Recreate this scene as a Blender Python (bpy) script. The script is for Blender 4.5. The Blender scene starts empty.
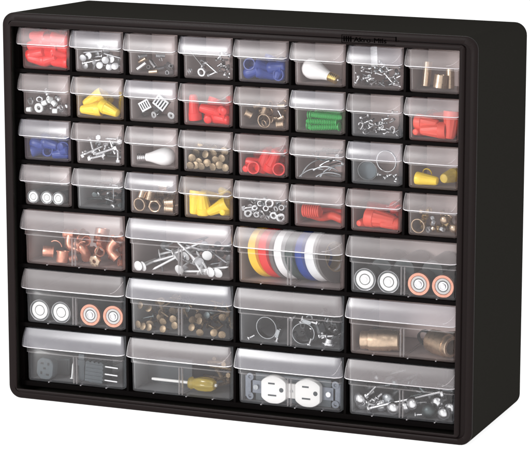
import bpy, math, random
from mathutils import Vector, Matrix, Quaternion
random.seed(7)
S = 0.001                                    # every length below is in millimetres
col = bpy.context.scene.collection
sc = bpy.context.scene
PI = math.pi

# ------------------------------------------------------------------ materials
def mat(name, colr, rough=.5, metal=0., spec=.5, trans=0., noise=0., nscale=300., bump=0., coat=0.):
    m = bpy.data.materials.new(name); m.use_nodes = True
    nt = m.node_tree; b = nt.nodes['Principled BSDF']
    b.inputs['Base Color'].default_value = (*colr, 1)
    b.inputs['Roughness'].default_value = rough
    b.inputs['Metallic'].default_value = metal
    b.inputs['Specular IOR Level'].default_value = spec
    b.inputs['Transmission Weight'].default_value = trans
    b.inputs['Coat Weight'].default_value = coat
    if noise or bump:
        tc = nt.nodes.new('ShaderNodeTexCoord')
        n = nt.nodes.new('ShaderNodeTexNoise'); n.inputs['Scale'].default_value = nscale; n.inputs['Detail'].default_value = 4
        nt.links.new(tc.outputs['Object'], n.inputs['Vector'])
    if noise:
        mr = nt.nodes.new('ShaderNodeMapRange')
        mr.inputs['To Min'].default_value = 1 - noise; mr.inputs['To Max'].default_value = 1 + noise
        mr.inputs['From Min'].default_value = .3; mr.inputs['From Max'].default_value = .7
        nt.links.new(n.outputs['Fac'], mr.inputs['Value'])
        mx = nt.nodes.new('ShaderNodeVectorMath'); mx.operation = 'SCALE'
        mx.inputs[0].default_value = colr
        nt.links.new(mr.outputs[0], mx.inputs['Scale'])
        nt.links.new(mx.outputs[0], b.inputs['Base Color'])
        m2 = nt.nodes.new('ShaderNodeMapRange')
        m2.inputs['To Min'].default_value = max(.02, rough - .1); m2.inputs['To Max'].default_value = min(1, rough + .12)
        nt.links.new(n.outputs['Fac'], m2.inputs['Value']); nt.links.new(m2.outputs[0], b.inputs['Roughness'])
    if bump:
        bp = nt.nodes.new('ShaderNodeBump'); bp.inputs['Strength'].default_value = bump; bp.inputs['Distance'].default_value = .0004
        nt.links.new(n.outputs['Fac'], bp.inputs['Height']); nt.links.new(bp.outputs[0], b.inputs['Normal'])
    return m

def frosted(name, colr, alpha, rough=.3, gloss=.5, tint=(1, 1, 1), nscale=38.):
    """thin milky polypropylene: part of the light goes straight through, the rest scatters"""
    m = bpy.data.materials.new(name); m.use_nodes = True
    nt = m.node_tree; nt.nodes.clear()
    out = nt.nodes.new('ShaderNodeOutputMaterial')
    tr = nt.nodes.new('ShaderNodeBsdfTransparent'); tr.inputs[0].default_value = (*tint, 1)
    df = nt.nodes.new('ShaderNodeBsdfDiffuse'); df.inputs[0].default_value = (*colr, 1)
    tl = nt.nodes.new('ShaderNodeBsdfTranslucent'); tl.inputs[0].default_value = (*colr, 1)
    gl = nt.nodes.new('ShaderNodeBsdfGlossy'); gl.inputs['Roughness'].default_value = rough
    m1 = nt.nodes.new('ShaderNodeMixShader'); m1.inputs[0].default_value = .35
    nt.links.new(df.outputs[0], m1.inputs[1]); nt.links.new(tl.outputs[0], m1.inputs[2])
    tc = nt.nodes.new('ShaderNodeTexCoord')
    n = nt.nodes.new('ShaderNodeTexNoise'); n.inputs['Scale'].default_value = nscale; n.inputs['Detail'].default_value = 3
    nt.links.new(tc.outputs['Object'], n.inputs['Vector'])
    mr = nt.nodes.new('ShaderNodeMapRange'); mr.inputs['From Min'].default_value = .3; mr.inputs['From Max'].default_value = .7
    mr.inputs['To Min'].default_value = alpha * .94; mr.inputs['To Max'].default_value = alpha * 1.06
    nt.links.new(n.outputs['Fac'], mr.inputs['Value'])
    m2 = nt.nodes.new('ShaderNodeMixShader')
    nt.links.new(mr.outputs[0], m2.inputs[0]); nt.links.new(tr.outputs[0], m2.inputs[1]); nt.links.new(m1.outputs[0], m2.inputs[2])
    fr = nt.nodes.new('ShaderNodeFresnel'); fr.inputs['IOR'].default_value = 1.45
    ml = nt.nodes.new('ShaderNodeMath'); ml.operation = 'MULTIPLY'; ml.inputs[1].default_value = gloss
    nt.links.new(fr.outputs[0], ml.inputs[0])
    bp = nt.nodes.new('ShaderNodeBump'); bp.inputs['Strength'].default_value = .06; bp.inputs['Distance'].default_value = .0006
    nt.links.new(n.outputs['Fac'], bp.inputs['Height']); nt.links.new(bp.outputs[0], gl.inputs['Normal'])
    m3 = nt.nodes.new('ShaderNodeMixShader')
    nt.links.new(ml.outputs[0], m3.inputs[0]); nt.links.new(m2.outputs[0], m3.inputs[1]); nt.links.new(gl.outputs[0], m3.inputs[2])
    nt.links.new(m3.outputs[0], out.inputs[0])
    return m

M = dict(
    case=mat('case_plastic', (.0190, .0180, .0158), .55, spec=.0, noise=.08, nscale=900, bump=.12),
    frame=mat('frame_plastic', (.0100, .0066, .0064), .40, spec=.07, noise=.08, nscale=900, bump=.10),
    grid=mat('grid_plastic', (.0025, .0018, .0018), .6, spec=.03),
    logo=mat('logo_plastic', (.0012, .001, .001), .6, spec=.0),
    body=frosted('frosted_body', (.94, .785, .77), .42, .3, .4),
    front=frosted('clear_front', (.92, .80, .80), .020, .2, .6),
    added_backdrop=frosted('frosted_backdrop', (.96, .80, .775), .80, .35, .3),
    hood=frosted('frosted_hood', (.95, .85, .87), .088, .3, .45),
    hoodwarm=frosted('frosted_hood_warm', (.96, .83, .83), .070, .34, .35),
    hoodcool=frosted('frosted_hood_cool', (.90, .87, .95), .110, .22, .6),
    bodycool=frosted('frosted_body_cool', (.78, .80, .84), .34, .3, .4),
    rib=frosted('frosted_rib', (.88, .82, .83), .22, .25, .8),
    edge=frosted('frosted_edge', (.97, .93, .96), .55, .22, .9),
    silver=mat('silver_metal', (.80, .80, .82), .24, 1., noise=.03, nscale=300),
    steel=mat('grey_steel', (.42, .44, .46), .32, 1., noise=.12, nscale=500),
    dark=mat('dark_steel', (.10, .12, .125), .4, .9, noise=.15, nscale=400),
    brightzinc=mat('bright_zinc', (.86, .86, .87), .38, .35),
    zinc=mat('zinc', (.50, .50, .52), .42, .85, noise=.08, nscale=300),
    bluesteel=mat('blued_steel', (.20, .22, .26), .4, .8, noise=.15, nscale=400),
    disc=mat('disc_grey', (.13, .16, .18), .45),
    brass=mat('brass', (.62, .45, .24), .33, .9, noise=.1, nscale=400),
    palebrass=mat('pale_brass', (.62, .46, .33), .3, .9, noise=.12, nscale=300),
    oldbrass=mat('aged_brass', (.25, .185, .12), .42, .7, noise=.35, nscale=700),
    copper=mat('copper', (.76, .35, .25), .34, .8, noise=.12, nscale=300),
    gold=mat('gold_metal', (.80, .62, .25), .25, 1.),
    red=mat('red_plastic', (.68, .014, .012), .38, noise=.06, nscale=250),
    darkred=mat('darkred_plastic', (.60, .03, .025), .4),
    salmon=mat('salmon_plastic', (.74, .075, .045), .45, noise=.06, nscale=250),
    yellow=mat('yellow_plastic', (.90, .62, .03), .4, noise=.05, nscale=250),
    oldyellow=mat('ochre_plastic', (.60, .42, .06), .42, noise=.12, nscale=250),
    blue=mat('blue_plastic', (.009, .036, .24), .4, noise=.1, nscale=250),
    green=mat('green_plastic', (.008, .30, .045), .4, noise=.08, nscale=250),
    white=mat('white_plastic', (.86, .85, .84), .35),
    batwhite=mat('battery_white', (.62, .61, .60), .3, coat=.4),
    nylon=mat('white_nylon', (.84, .86, .86), .3),
    glass=mat('milky_glass', (.92, .90, .90), .15, coat=.5),
    grey=mat('grey_plastic', (.065, .082, .095), .45, noise=.06, nscale=200),
    darkgrey=mat('darkgrey_plastic', (.05, .06, .068), .45, noise=.1, nscale=200),
    black=mat('black_plastic', (.01, .01, .011), .4),
    amber=mat('amber_plastic', (.95, .72, .12), .15, trans=.6, coat=.3),
    jacket=mat('battery_jacket', (.045, .055, .058), .35, coat=.3),
    tape_green=mat('tape_darkgreen', (.04, .065, .06), .45),
    tape_grey=mat('tape_grey', (.14, .13, .13), .45),
    tape_blue=mat('tape_blue', (.008, .045, .28), .4),
    tape_white=mat('tape_white', (.85, .85, .86), .42),
    tape_red=mat('tape_red', (.72, .02, .02), .4),
    tape_yellow=mat('tape_yellow', (.90, .55, .02), .4),
    card=mat('card_core', (.35, .27, .18), .8),
)

# ------------------------------------------------------------------ mesh building
class MB:
    def __init__(s): s.v = []; s.f = []; s.m = []; s.sm = []
    def add(s, vs, fs, mi=0, smooth=True):
        o = len(s.v); s.v += [tuple(v) for v in vs]
        for f in fs: s.f.append(tuple(i + o for i in f)); s.m.append(mi); s.sm.append(smooth)
        return s
    def box(s, a, b, mi=0):
        x0, y0, z0 = a; x1, y1, z1 = b
        return s.add([(x0,y0,z0),(x1,y0,z0),(x1,y1,z0),(x0,y1,z0),(x0,y0,z1),(x1,y0,z1),(x1,y1,z1),(x0,y1,z1)],
                     [(0,3,2,1),(4,5,6,7),(0,1,5,4),(1,2,6,5),(2,3,7,6),(3,0,4,7)], mi, False)
    def rings(s, loops, closed=True, cap0=False, cap1=False, mi=0, smooth=True):
        """bridge a list of equally long loops of points"""
        n = len(loops[0]); vs = [p for l in loops for p in l]; fs = []
        for i in range(len(loops) - 1):
            for k in range(n if closed else n - 1):
                a = i*n + k; b = i*n + (k+1) % n
                fs.append((a, b, b + n, a + n))
        if cap0: fs.append(tuple(reversed(range(n))))
        if cap1: fs.append(tuple(range((len(loops)-1)*n, len(loops)*n)))
        return s.add(vs, fs, mi, smooth)
    def lathe(s, prof, seg=16, mi=0, shape=None, c=(0,0), smooth=True):
        """profile of (x, r) turned about the X axis; shape(angle) scales r"""
        loops = []
        for x, r in prof:
            l = []
            for k in range(seg):
                a = 2*PI*k/seg; q = r*(shape(a) if shape else 1)
                l.append((x, c[0] + q*math.cos(a), c[1] + q*math.sin(a)))
            loops.append(l)
        return s.rings(loops, True, prof[0][1] > 1e-6 and not shape_open(prof), prof[-1][1] > 1e-6 and not shape_open(prof), mi, smooth)
    def tube(s, path, r, seg=8, mi=0, closed=False):
        pts = [Vector(p) for p in path]; n = len(pts); loops = []
        up = Vector((0, 0, 1))
        for i, p in enumerate(pts):
            if closed: t = pts[(i+1) % n] - pts[i-1]
            else: t = pts[min(i+1, n-1)] - pts[max(i-1, 0)]
            t.normalize()
            if abs(t.dot(up)) > .95: up = Vector((0, 1, 0)) if abs(t.y) < .9 else Vector((1, 0, 0))
            a = t.cross(up).normalized(); b = a.cross(t).normalized(); up = b
            rr = r[i] if isinstance(r, (list, tuple)) else r
            loops.append([tuple(p + rr*(math.cos(2*PI*k/seg)*a + math.sin(2*PI*k/seg)*b)) for k in range(seg)])
        if closed: loops.append(loops[0])
        return s.rings(loops, True, not closed, not closed, mi)
    def mesh(s, name, mats):
        me = bpy.data.meshes.new(name)
        me.from_pydata([(x*S, y*S, z*S) for x, y, z in s.v], [], s.f)
        for m in (mats if isinstance(mats, (list, tuple)) else [mats]): me.materials.append(M[m])
        me.polygons.foreach_set('material_index', s.m); me.polygons.foreach_set('use_smooth', s.sm)
        me.validate(); me.update()
        try: me.set_sharp_from_angle(angle=math.radians(38))
        except Exception: pass
        return me
def shape_open(prof): return len(prof) > 2 and prof[0] == prof[-1]      # a profile that closes on itself (a ring)

def hexa(a):
    a = (a % (PI/3)) - PI/6
    return math.cos(PI/6) / math.cos(a)
def ribs(n, d): return lambda a: 1 + d*math.cos(n*a)

def link(name, me, parent=None):
    o = bpy.data.objects.new(name, me); col.objects.link(o)
    if parent is not None: o.parent = parent
    return o
def tag(o, label, cat, group=None):
    o['label'] = label; o['category'] = cat
    if group: o['group'] = group
    return o

def rrect(x0, x1, z0, z1, r, y, n=8):
    """rounded rectangle in the plane y, 4*(n+1) points"""
    pts = []
    for cx, cz, a0 in ((x1-r, z0+r, -PI/2), (x1-r, z1-r, 0), (x0+r, z1-r, PI/2), (x0+r, z0+r, PI)):
        for k in range(n+1):
            a = a0 + PI/2*k/n; pts.append((cx + r*math.cos(a), y, cz + r*math.sin(a)))
    return pts

# ------------------------------------------------------------------ setting and cabinet
W, H, D = 508., 402., 163.
g = MB(); g.add([(-4000,-4000,-.3),(4500,-4000,-.3),(4500,4500,-.3),(-4000,4500,-.3)], [(0,1,2,3)])
acr = bpy.data.materials.new('backlit_white'); acr.use_nodes = True  # made translucent so the added light below washes out the cabinet's shadow
nt = acr.node_tree; nt.nodes.clear()
o_ = nt.nodes.new('ShaderNodeOutputMaterial'); d_ = nt.nodes.new('ShaderNodeBsdfDiffuse'); t_ = nt.nodes.new('ShaderNodeBsdfTranslucent')
d_.inputs[0].default_value = (.93,.93,.93,1); t_.inputs[0].default_value = (.95,.95,.95,1)
x_ = nt.nodes.new('ShaderNodeMixShader'); x_.inputs[0].default_value = .6
nt.links.new(d_.outputs[0], x_.inputs[1]); nt.links.new(t_.outputs[0], x_.inputs[2]); nt.links.new(x_.outputs[0], o_.inputs[0])
M['translucent_white'] = acr
gr = link('ground', g.mesh('ground', 'translucent_white')); gr['kind'] = 'structure'

cab = bpy.data.objects.new('storage_cabinet', None); col.objects.link(cab)
tag(cab, 'black plastic cabinet with rounded corners that holds all forty-four drawers', 'storage cabinet')

OL, OR, OB, OT = 9., 489.4, 10., 388.       # the opening in the front frame
def off(l, r, b, t, y, rad): return rrect(l, W-r, b, H-t, rad, y)
b = MB()
def gro(l, r, bt, t, y, rad):                                       # the groove runs down the right-hand stile only
    return [(x, y if x > W-24 else 0., z) for x, _, z in off(l, r, bt, t, 0, rad)]
b.rings([off(3,3,3,3,3.2,9), off(.3,.3,.3,.3,3.2,12.7), off(0,0,0,0,1.8,13), off(.35,.35,.35,.35,.6,12.7), off(1.3,1.3,1.3,1.3,.0,12),
         gro(6.0,6.6,6.0,7,0,9), gro(6.3,7.4,6.4,7.4,.5,8.5), gro(6.6,8.2,6.6,7.6,3.6,8), gro(7,12.4,7,8.,3.6,5), gro(7.3,13.4,7.3,8.4,.7,4),
         gro(7.7,14.2,7.7,8.8,.15,3), off(OL-.4,W-OR-.5,OB-.5,H-OT-.5,.1,1.2), off(OL,W-OR,OB,H-OT,.5,1), off(OL,W-OR,OB,H-OT,2.0,1), off(3,3,3,3,3.2,9)])
link('front_frame', b.mesh('front_frame', 'frame'), cab)
b = MB()
b.rings([off(3,3,3,3,4,9), off(.5,.5,.5,.5,4,12.5), off(0,0,0,0,4.6,13), off(0,0,0,0,D-5,13), off(1.4,1.4,1.4,1.4,D-1.4,12), off(5,5,5,5,D,9)], cap1=True)
b.rings([off(3,3,3,3,4,9), off(3,3,3,3,D-3,9)], cap1=True)
link('case', b.mesh('case', 'case'), cab)

PX = 59.95; X0 = 10.0
ZT = [386 - 47*i for i in range(4)] + [198, 135.7, 73.3]    # top of each row of drawers
HS, HL = 42., 57.                                           # drawer heights
b = MB(); B = MB()
bots = [ZT[i] - (HS if i < 4 else HL) for i in range(7)]
xa, xb = 6., 500.
shelves = [(386.8, 391)] + [(ZT[i+1] + .8, bots[i] - .5) for i in range(6)] + [(11., bots[6] - .5)]
for i, (z0, z1) in enumerate(shelves): b.box((xa, 12.2, z0), (xb, 158, z1))
for i in range(7):
    lo = shelves[i+1][1]; hi = shelves[i][0]
    n, p = (8, PX) if i < 4 else (4, PX*2)
    for c in range(1, n):
        x = X0 + c*p; b.box((x - 1.2, 12.9, lo), (x + 1.2, 157, hi))
    b.box((xa, 13.4, lo), (X0 + .6, 157.5, hi)); b.box((X0 + 8*PX - .6, 13.4, lo), (xb, 157.5, hi))
link('divider_grid', b.mesh('divider_grid', 'grid'), cab)

# raised maker's lettering on the top rail, above the seventh column
def text_mesh(s, size, ext):
    cu = bpy.data.curves.new('lettering', 'FONT'); cu.body = s; cu.size = size; cu.extrude = ext; cu.resolution_u = 3
    o = bpy.data.objects.new('tmp', cu); col.objects.link(o)
    dg = bpy.context.evaluated_depsgraph_get()
    me = bpy.data.meshes.new_from_object(o.evaluated_get(dg)); bpy.data.objects.remove(o)
    return me
me = text_mesh('Akro-Mils', 6.4*S, .25*S); me.materials.clear(); me.materials.append(M['logo'])
o = link('lettering', me, cab); o.rotation_euler = (PI/2, 0, 0); o.location = (381.5*S, -.1*S, 391.2*S); o.scale = (1.32, 1, 1)
b = MB()
for k in range(4): b.box((371 + k*2.3, -.3, 390.9), (372.3 + k*2.3, .05, 396.2))
b.box((369.6, -.25, 389.5), (424.5, .05, 389.9)); b.box((369.6, -.25, 397.2), (424.5, .05, 397.6)); b.box((369.1, -.25, 389.5), (369.6, .05, 397.6)); b.box((424.5, -.3, 393.5), (425.6, .05, 398.0))
link('emblem', b.mesh('emblem', 'logo'), cab)

# ------------------------------------------------------------------ drawers
ROW = ['top row', 'second row', 'third row', 'fourth row', 'upper large row', 'middle large row', 'bottom large row']
C8 = ['leftmost', 'second', 'third', 'fourth', 'fifth', 'sixth', 'seventh', 'rightmost']
C4 = ['leftmost', 'second', 'third', 'rightmost']
YB = 12.                                     # front face of the drawer bodies

def u_loop(hw, z, y0, y1, r, n=4):
    """horizontal rounded rectangle at height z"""
    pts = []
    for cx, cy, a0 in ((hw-r, y0+r, -PI/2), (hw-r, y1-r, 0), (-hw+r, y1-r, PI/2), (-hw+r, y0+r, PI)):
        for k in range(n+1):
            a = a0 + PI/2*k/n; pts.append((cx + r*math.cos(a), cy + r*math.sin(a), z))
    return pts
def drawer_body(hw, h, step):
    """open box; origin at the bottom centre of its front face"""
    d = 138; b = MB(); t = 1.3
    out = [u_loop(hw-3.4, 0, 2.4, d-3, 1.5), u_loop(hw-2.2, .5, 1.3, d-1.8, 2.2), u_loop(hw-1.5, 1.8, .75, d-1.2, 2.6), u_loop(hw-1.2, h-step, .6, d-1, 2.6),
           u_loop(hw-.1, h-step+.7, .05, d-.1, 2.6), u_loop(hw, h-step+1.2, 0, d, 2.6), u_loop(hw, h-1.2, 0, d, 2.6)]
    inn = [u_loop(hw-t, h-1.2, t, d-t, 1.6), u_loop(hw-t, h-step+1.2, t, d-t, 1.6), u_loop(hw-t-1.2, h-step-.2, t+.6, d-t-1, 1.6), u_loop(hw-t-1.6, 2.6, t+.8, d-t-1.2, 1.6), u_loop(hw-t-3, 1.3, t+2, d-t-3, 1.)]
    b.rings(out + inn, cap0=True, cap1=True)
    for i, f in enumerate(b.f):                                        # one moulding; front clearer, tray milkier to stand in for inner light bounce
        if i < 140 and all(h-step-.1 < b.v[k][2] < h-step+1.3 for k in f) and all(b.v[k][1] < 3 for k in f): b.m[i] = 2; continue
        if all(b.v[k][1] < 3.9 for k in f): b.m[i] = 1
    return b
def hood(hw, h, hh, fy):
    """pull hood: leaves the top of the face, leans forward and down, open underneath"""
    b = MB(); N = 22
    sec = [(0, -.6, .93), (-.2, -.1, .95), (-1.4, .0, .955), (-fy*.55, -hh*.20, .972), (-fy*.85, -hh*.48, .985), (-fy*.98, -hh*.80, .996), (-fy-.1, -hh+.9, 1.), (-fy-.2, -hh, 1.)]
    def loop(y, z, k, inn):
        L = []; w = hw*k - inn; rc = 2.6
        # path: back-left -> front-left corner -> front-right corner -> back-right, bowed forward a little
        yb = .1 if inn else 0.
        L.append((-w, yb, z))
        for j in range(5):
            a = PI + PI/2*j/4; L.append((-w + rc + rc*math.cos(a), min(0, y + rc) + rc*math.sin(a) if y < -rc else y*math.sin((j)/4*PI/2), z))
        for j in range(1, N): 
            u = -1 + 2*j/N; L.append(((w-rc)*u, y - .5*(1-u*u)*min(1, -y/3 if y < 0 else 0), z))
        for j in range(5):
            a = -PI/2 + PI/2*j/4; L.append((w - rc + rc*math.cos(a), min(0, y + rc) + rc*math.sin(a) if y < -rc else y*math.cos((j)/4*PI/2), z))
        L.append((w, yb, z))
        return L
    def sag(L, z):                                                     # lower rim sweeps up towards the ends
        f = max(0, min(1, -z/hh)); R = []
        for (x, y, zz) in L:
            e = max(0, abs(x)/hw - .86)/.14
            R.append((x, y, zz + f*1.7*e*e))
        return R
    outer = [sag(loop(y, z, k, 0), z) for y, z, k in sec]
    inner = [sag(loop(min(y + 1.2, -.05), z - (1. if i < 4 else .1), k, 1.2), z) for i, (y, z, k) in enumerate(sec)]
    b.rings(outer, closed=False); b.rings(list(reversed(inner)), closed=False)
    e = MB()
    lo, li = outer[-1], inner[-1]
    pts = [((p[0]+q[0])/2, (p[1]+q[1])/2, (p[2]+q[2])/2) for p, q in zip(lo, li)]
    e.tube(pts, .62, 6)
    for bb in (b, e):
        bb.v = [(x, y, z + h) for x, y, z in bb.v]
    return b, e
def slot_rib(h, step, s):
    b = MB(); b.box((s, .25, 1.6), (s+.8, 3.4, h-step-.3)); b.box((s, 134, 2.6), (s+.8, 136, h-step-.3)); b.box((s+.1, 3.4, 1.3), (s+.7, 134, 2.0))
    return b
def added_backdrop(hw, h, y):  # added milky panel that gives the contents a bright backdrop
    b = MB(); b.box((-hw+2.9, y, 1.6), (hw-2.9, y+1.2, h-3.5))
    return b
def glide(x):
    b = MB(); b.box((x-.6, 1.2, -.4), (x+.6, 60, .4)); return b
def brace(hw, h, hh, fy, v):
    """curved stiffening rib inside one end of the pull hood"""
    e = MB(); g0 = hw - (11, 15, 8)[v] if hw < 40 else hw - (15, 22, 11)[v]; q = (.62, .45, .7)[v]
    e.tube([(g0 + (hw-2.2-g0)*u, -fy*.9*(1-u*u) - .3, h - hh*.86 + hh*q*u*u) for u in [k/8 for k in range(9)]], .3, 6)
    return e
proto = {}
for key, hw, h, step, hh in (('s', 26.7, HS, 19.5, 16.5), ('l', 56.6, HL, 27., 20.)):
    hb, eb = hood(hw + 2.5, h, hh, 5.2)
    proto[key] = dict(body=drawer_body(hw, h, step).mesh('body', ['body', 'front', 'rib']), handle=hb.mesh('handle', 'hood'), rim=eb.mesh('rim', 'edge'),
                      added_backdrop=added_backdrop(hw, h, 50 if key == 's' else 78).mesh('added_backdrop', 'added_backdrop'), glides=[glide(q*hw).mesh('glide_rail', 'edge') for q in (-.55, .1, .62)], braces=[brace(hw+2.5, h, hh, 5.2, v).mesh('brace', 'rib') for v in range(3)])
proto['l']['ribs'] = [slot_rib(HL, 27., q).mesh('divider_rib', 'rib') for q in (-2.1, 1.3)]

DRAW = {}
def drawer(r, c, label):
    small = r < 4; key = 's' if small else 'l'
    cx = X0 + (c + .5)*(PX if small else 2*PX); z = ZT[r] - (HS if small else HL)
    t = bpy.data.objects.new('small_drawer' if small else 'large_drawer', None); col.objects.link(t)
    jy = random.uniform(-.5, .5) * (1 if small else .8)
    t.location = ((cx + random.uniform(-.25, .25))*S, (YB + jy)*S, z*S)
    t.rotation_euler = (0, 0, math.radians(random.uniform(-.12, .12)))
    t['label'] = label; t.parent = cab
    p = proto[key]
    bo = link('body', p['body'], t); None if (r, c) in ((5,0),(5,1),(5,2),(6,0),(6,1),(6,2),(6,3)) else link('added_backdrop', p['added_backdrop'], t); hd = link('handle', p['handle'], t); link('rim', p['rim'], t); random.random() < .7 and link('brace', random.choice(p['braces']), t)
    if not small:
        for me_ in p['ribs']: link('divider_rib', me_, t)
        for me_ in p['glides']: link('glide_rail', me_, t)
    v = random.choice(['hood', 'hood', 'hoodwarm', 'hoodcool'])           # mouldings of slightly different batches
    hd.material_slots[0].link = 'OBJECT'; hd.material_slots[0].material = M[v]
    if (r >= 5 and c < 3) or (r, c) in ((3,1), (2,6), (1,6), (6,3), (4,3)):
        bo.material_slots[0].link = 'OBJECT'; bo.material_slots[0].material = M['bodycool']
    hw = (26.7 if small else 56.6) - 3.0
    DRAW[(r, c)] = dict(x0=cx-hw, x1=cx+hw, z0=z+1.4, y0=YB+2.6+jy, h={}, place=(C8 if small else C4)[c] + ' drawer of the ' + ROW[r])

LBL = [
 ['small clear drawer full of bright red connectors in the top row', 'small clear drawer with grey flat-headed nails in the top row', 'small clear drawer with a few shiny sleeves in the top row',
  'small clear drawer with a long nail and hex nuts in the top row', 'small clear drawer of blue connectors in the top row', 'small clear drawer with a white bulb pointing its gold base at the seventh column',
  'small clear drawer of tiny bright screws under the raised lettering', 'small clear drawer with pale brass tubes in the top row'],
 ['small clear drawer of nuts and white spacers in the second row', 'small clear drawer with three yellow connector caps in the second row', 'small clear drawer with slotted metal plates in the second row',
  'small clear drawer of red connectors in the second row, beside the slotted plates', 'small clear drawer with copper pieces and a wire ring in the second row', 'small clear drawer of green wall anchors in the second row',
  'small clear drawer of tiny hooks and screws in the second row', 'small clear drawer of red connectors at the far end of the second row'],
 ['small clear drawer of blue connectors in the third row', 'small clear drawer crammed with silver bolts in the third row', 'small clear drawer with a white bulb whose base points left',
  'small clear drawer full of round brass ends in the third row', 'small clear drawer of red connectors with two open ends facing out', 'small clear drawer of curved grey nails in the third row',
  'small clear drawer with two large thin rings in the third row', 'small clear drawer with one yellow cap and an ochre one behind'],
 ['small clear drawer with three battery ends in the fourth row', 'small clear drawer with dim dark pins in the fourth row', 'small clear drawer of brass rings and sleeves in the fourth row',
  'small clear drawer of yellow connector caps in the fourth row', 'small clear drawer packed with washers and nuts in the fourth row', 'small clear drawer with a salmon coil and red hose',
  'small clear drawer with a few long red connectors in the fourth row', 'small clear drawer with a ring and dome nuts in the fourth row'],
 ['large clear drawer of copper pipe fittings', 'large clear drawer of big-headed roofing nails', 'large clear drawer of coloured tape rolls', 'large clear drawer with four battery ends, directly below the small red-connector and ring drawers'],
 ['large clear drawer with two white and two copper battery ends, below the copper fittings', 'large clear drawer of dull brass-headed tacks', 'large clear drawer of thin hose clamps', 'large clear drawer with two fat brass couplings'],
 ['large clear drawer with grey electrical plugs', 'large clear drawer with a screwdriver inside', 'large clear drawer with a white double wall outlet', 'large clear drawer of dome-headed silver bolts'],
]
for r in range(7):
    for c in range(8 if r < 4 else 4): drawer(r, c, LBL[r][c])

# ------------------------------------------------------------------ contents: prototypes (axis along X, centred)
def thread(x0, x1, r, p=1.1):
    L = []; x = x0
    while x < x1: L += [(x, r*.84), (x + p*.45, r)]; x += p
    return L
def m_screw(L=16, r=1.5, hr=3., mt='silver'):
    b = MB(); x0 = -L/2
    b.lathe([(x0, 0), (x0+.1, hr*.6), (x0+.5, hr*.95), (x0+1.2, hr), (x0+1.5, hr*.9), (x0+2.2, r)] + thread(x0+2.4, L/2-2, r) + [(L/2, 0.)], 12)
    b.box((x0-.15, -hr*.55, -.35), (x0+.4, hr*.55, .35), 1); b.box((x0-.12, -.35, -hr*.55), (x0+.42, .35, hr*.55), 1)
    return b.mesh('screw', [mt, 'dark'])
def m_bolt(L=20, r=2., hr=4., mt='silver'):
    b = MB(); x0 = -L/2
    b.lathe([(x0, 0), (x0, hr*.86), (x0+.4, hr), (x0+3, hr), (x0+3, r)], 24, shape=None if hr < 1 else lambda a: hexa(a))
    b.lathe([(x0+3, 0), (x0+3, r)] + thread(x0+5, L/2-.8, r) + [(L/2, r*.7), (L/2, 0)], 12)
    return b.mesh('bolt', mt)
def m_nail(L=26, r=.8, hr=3.4, mt='zinc', ht=.8):
    b = MB(); x0 = -L/2
    b.lathe([(x0, 0), (x0, hr*.9), (x0+.2, hr), (x0+ht, hr), (x0+ht+.1, r*1.2), (x0+ht+1, r), (L/2-3, r), (L/2, 0)], 16)
    return b.mesh('nail', mt)
def m_dome(L=40, r=2.3, hr=6.2, mt='silver'):
    b = MB(); x0 = -L/2
    P = [(x0 + hr*.75*(1-math.cos(a)), hr*math.sin(a)) for a in [PI/2*k/7 for k in range(8)]]
    b.lathe(P + [(x0+hr*.75+.5, hr*.9), (x0+hr*.75+.5, r*1.25), (x0+hr*.75+3, r*1.25), (x0+hr*.75+3.3, r)] + thread(x0+L*.55, L/2-.6, r, 1.3) + [(L/2, 0)], 20)
    return b.mesh('bolt', mt)
def m_nut(R=4., r=2.1, t=3., mt='silver'):
    b = MB(); n = 24
    def L(x, q, hx): return [(x, q*(hexa(2*PI*k/n) if hx else 1)*math.cos(2*PI*k/n), q*(hexa(2*PI*k/n) if hx else 1)*math.sin(2*PI*k/n)) for k in range(n)]
    l0 = L(-t/2+.5, R, True)
    b.rings([l0, L(t/2-.5, R, True), L(t/2, R*.84, False), L(t/2, r*1.15, False), L(t/2-.5, r, False), L(-t/2+.5, r, False), L(-t/2, r*1.15, False), L(-t/2, R*.84, False), l0])
    return b.mesh('nut', mt)
def m_ring(R=4., r=2.2, t=1., mt='silver', bev=.2, seg=28, name='washer'):
    b = MB()
    b.lathe([(-t/2+bev, R), (t/2-bev, R), (t/2, R-bev), (t/2, r+bev), (t/2-bev, r), (-t/2+bev, r), (-t/2, r+bev), (-t/2, R-bev), (-t/2+bev, R)], seg)
    return b.mesh(name, mt)
def m_cap(L=20, r0=3.6, r1=6.8, mt='red'):
    """twist-on wire connector: ribbed cone, open at the wide end"""
    b = MB(); x0 = -L/2
    b.lathe([(x0, 0), (x0+.05, r0*.62), (x0+.7, r0*.92), (x0+1.6, r0)], 36)
    prf = [(x0+1.6, r0), (x0+2.4, r0*1.06), (x0+L*.70, r0+(r1-r0)*.72), (x0+L*.72, r0+(r1-r0)*.9), (x0+L-.6, r1), (L/2, r1*.97), (L/2, r1*.80), (L/2-2, r1*.76), (x0+4, r0*.55), (x0+3.6, 0)]
    loops = []
    for i, (x, r) in enumerate(prf):
        d = .045 if 1 <= i <= 2 else 0.
        loops.append([(x, r*(1+d*math.cos(12*2*PI*k/36))*math.cos(2*PI*k/36), r*(1+d*math.cos(12*2*PI*k/36))*math.sin(2*PI*k/36)) for k in range(36)])
    b.rings(loops)
    return b.mesh('wire_connector', mt)
def m_sleeve(L=9, R=4., r=3., mt='palebrass', rim=True):
    b = MB(); a = -L/2; e = L/2
    P = [(a, R+.5), (a+1, R+.5), (a+1.2, R), (e-1.2, R), (e-1, R+.5), (e, R+.5)] if rim else [(a, R-.2), (a+.2, R), (e-.2, R), (e, R-.2)]
    P += [(e, r), (a, r), P[0]]
    b.lathe(P, 28)
    return b.mesh('sleeve', mt)
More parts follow.
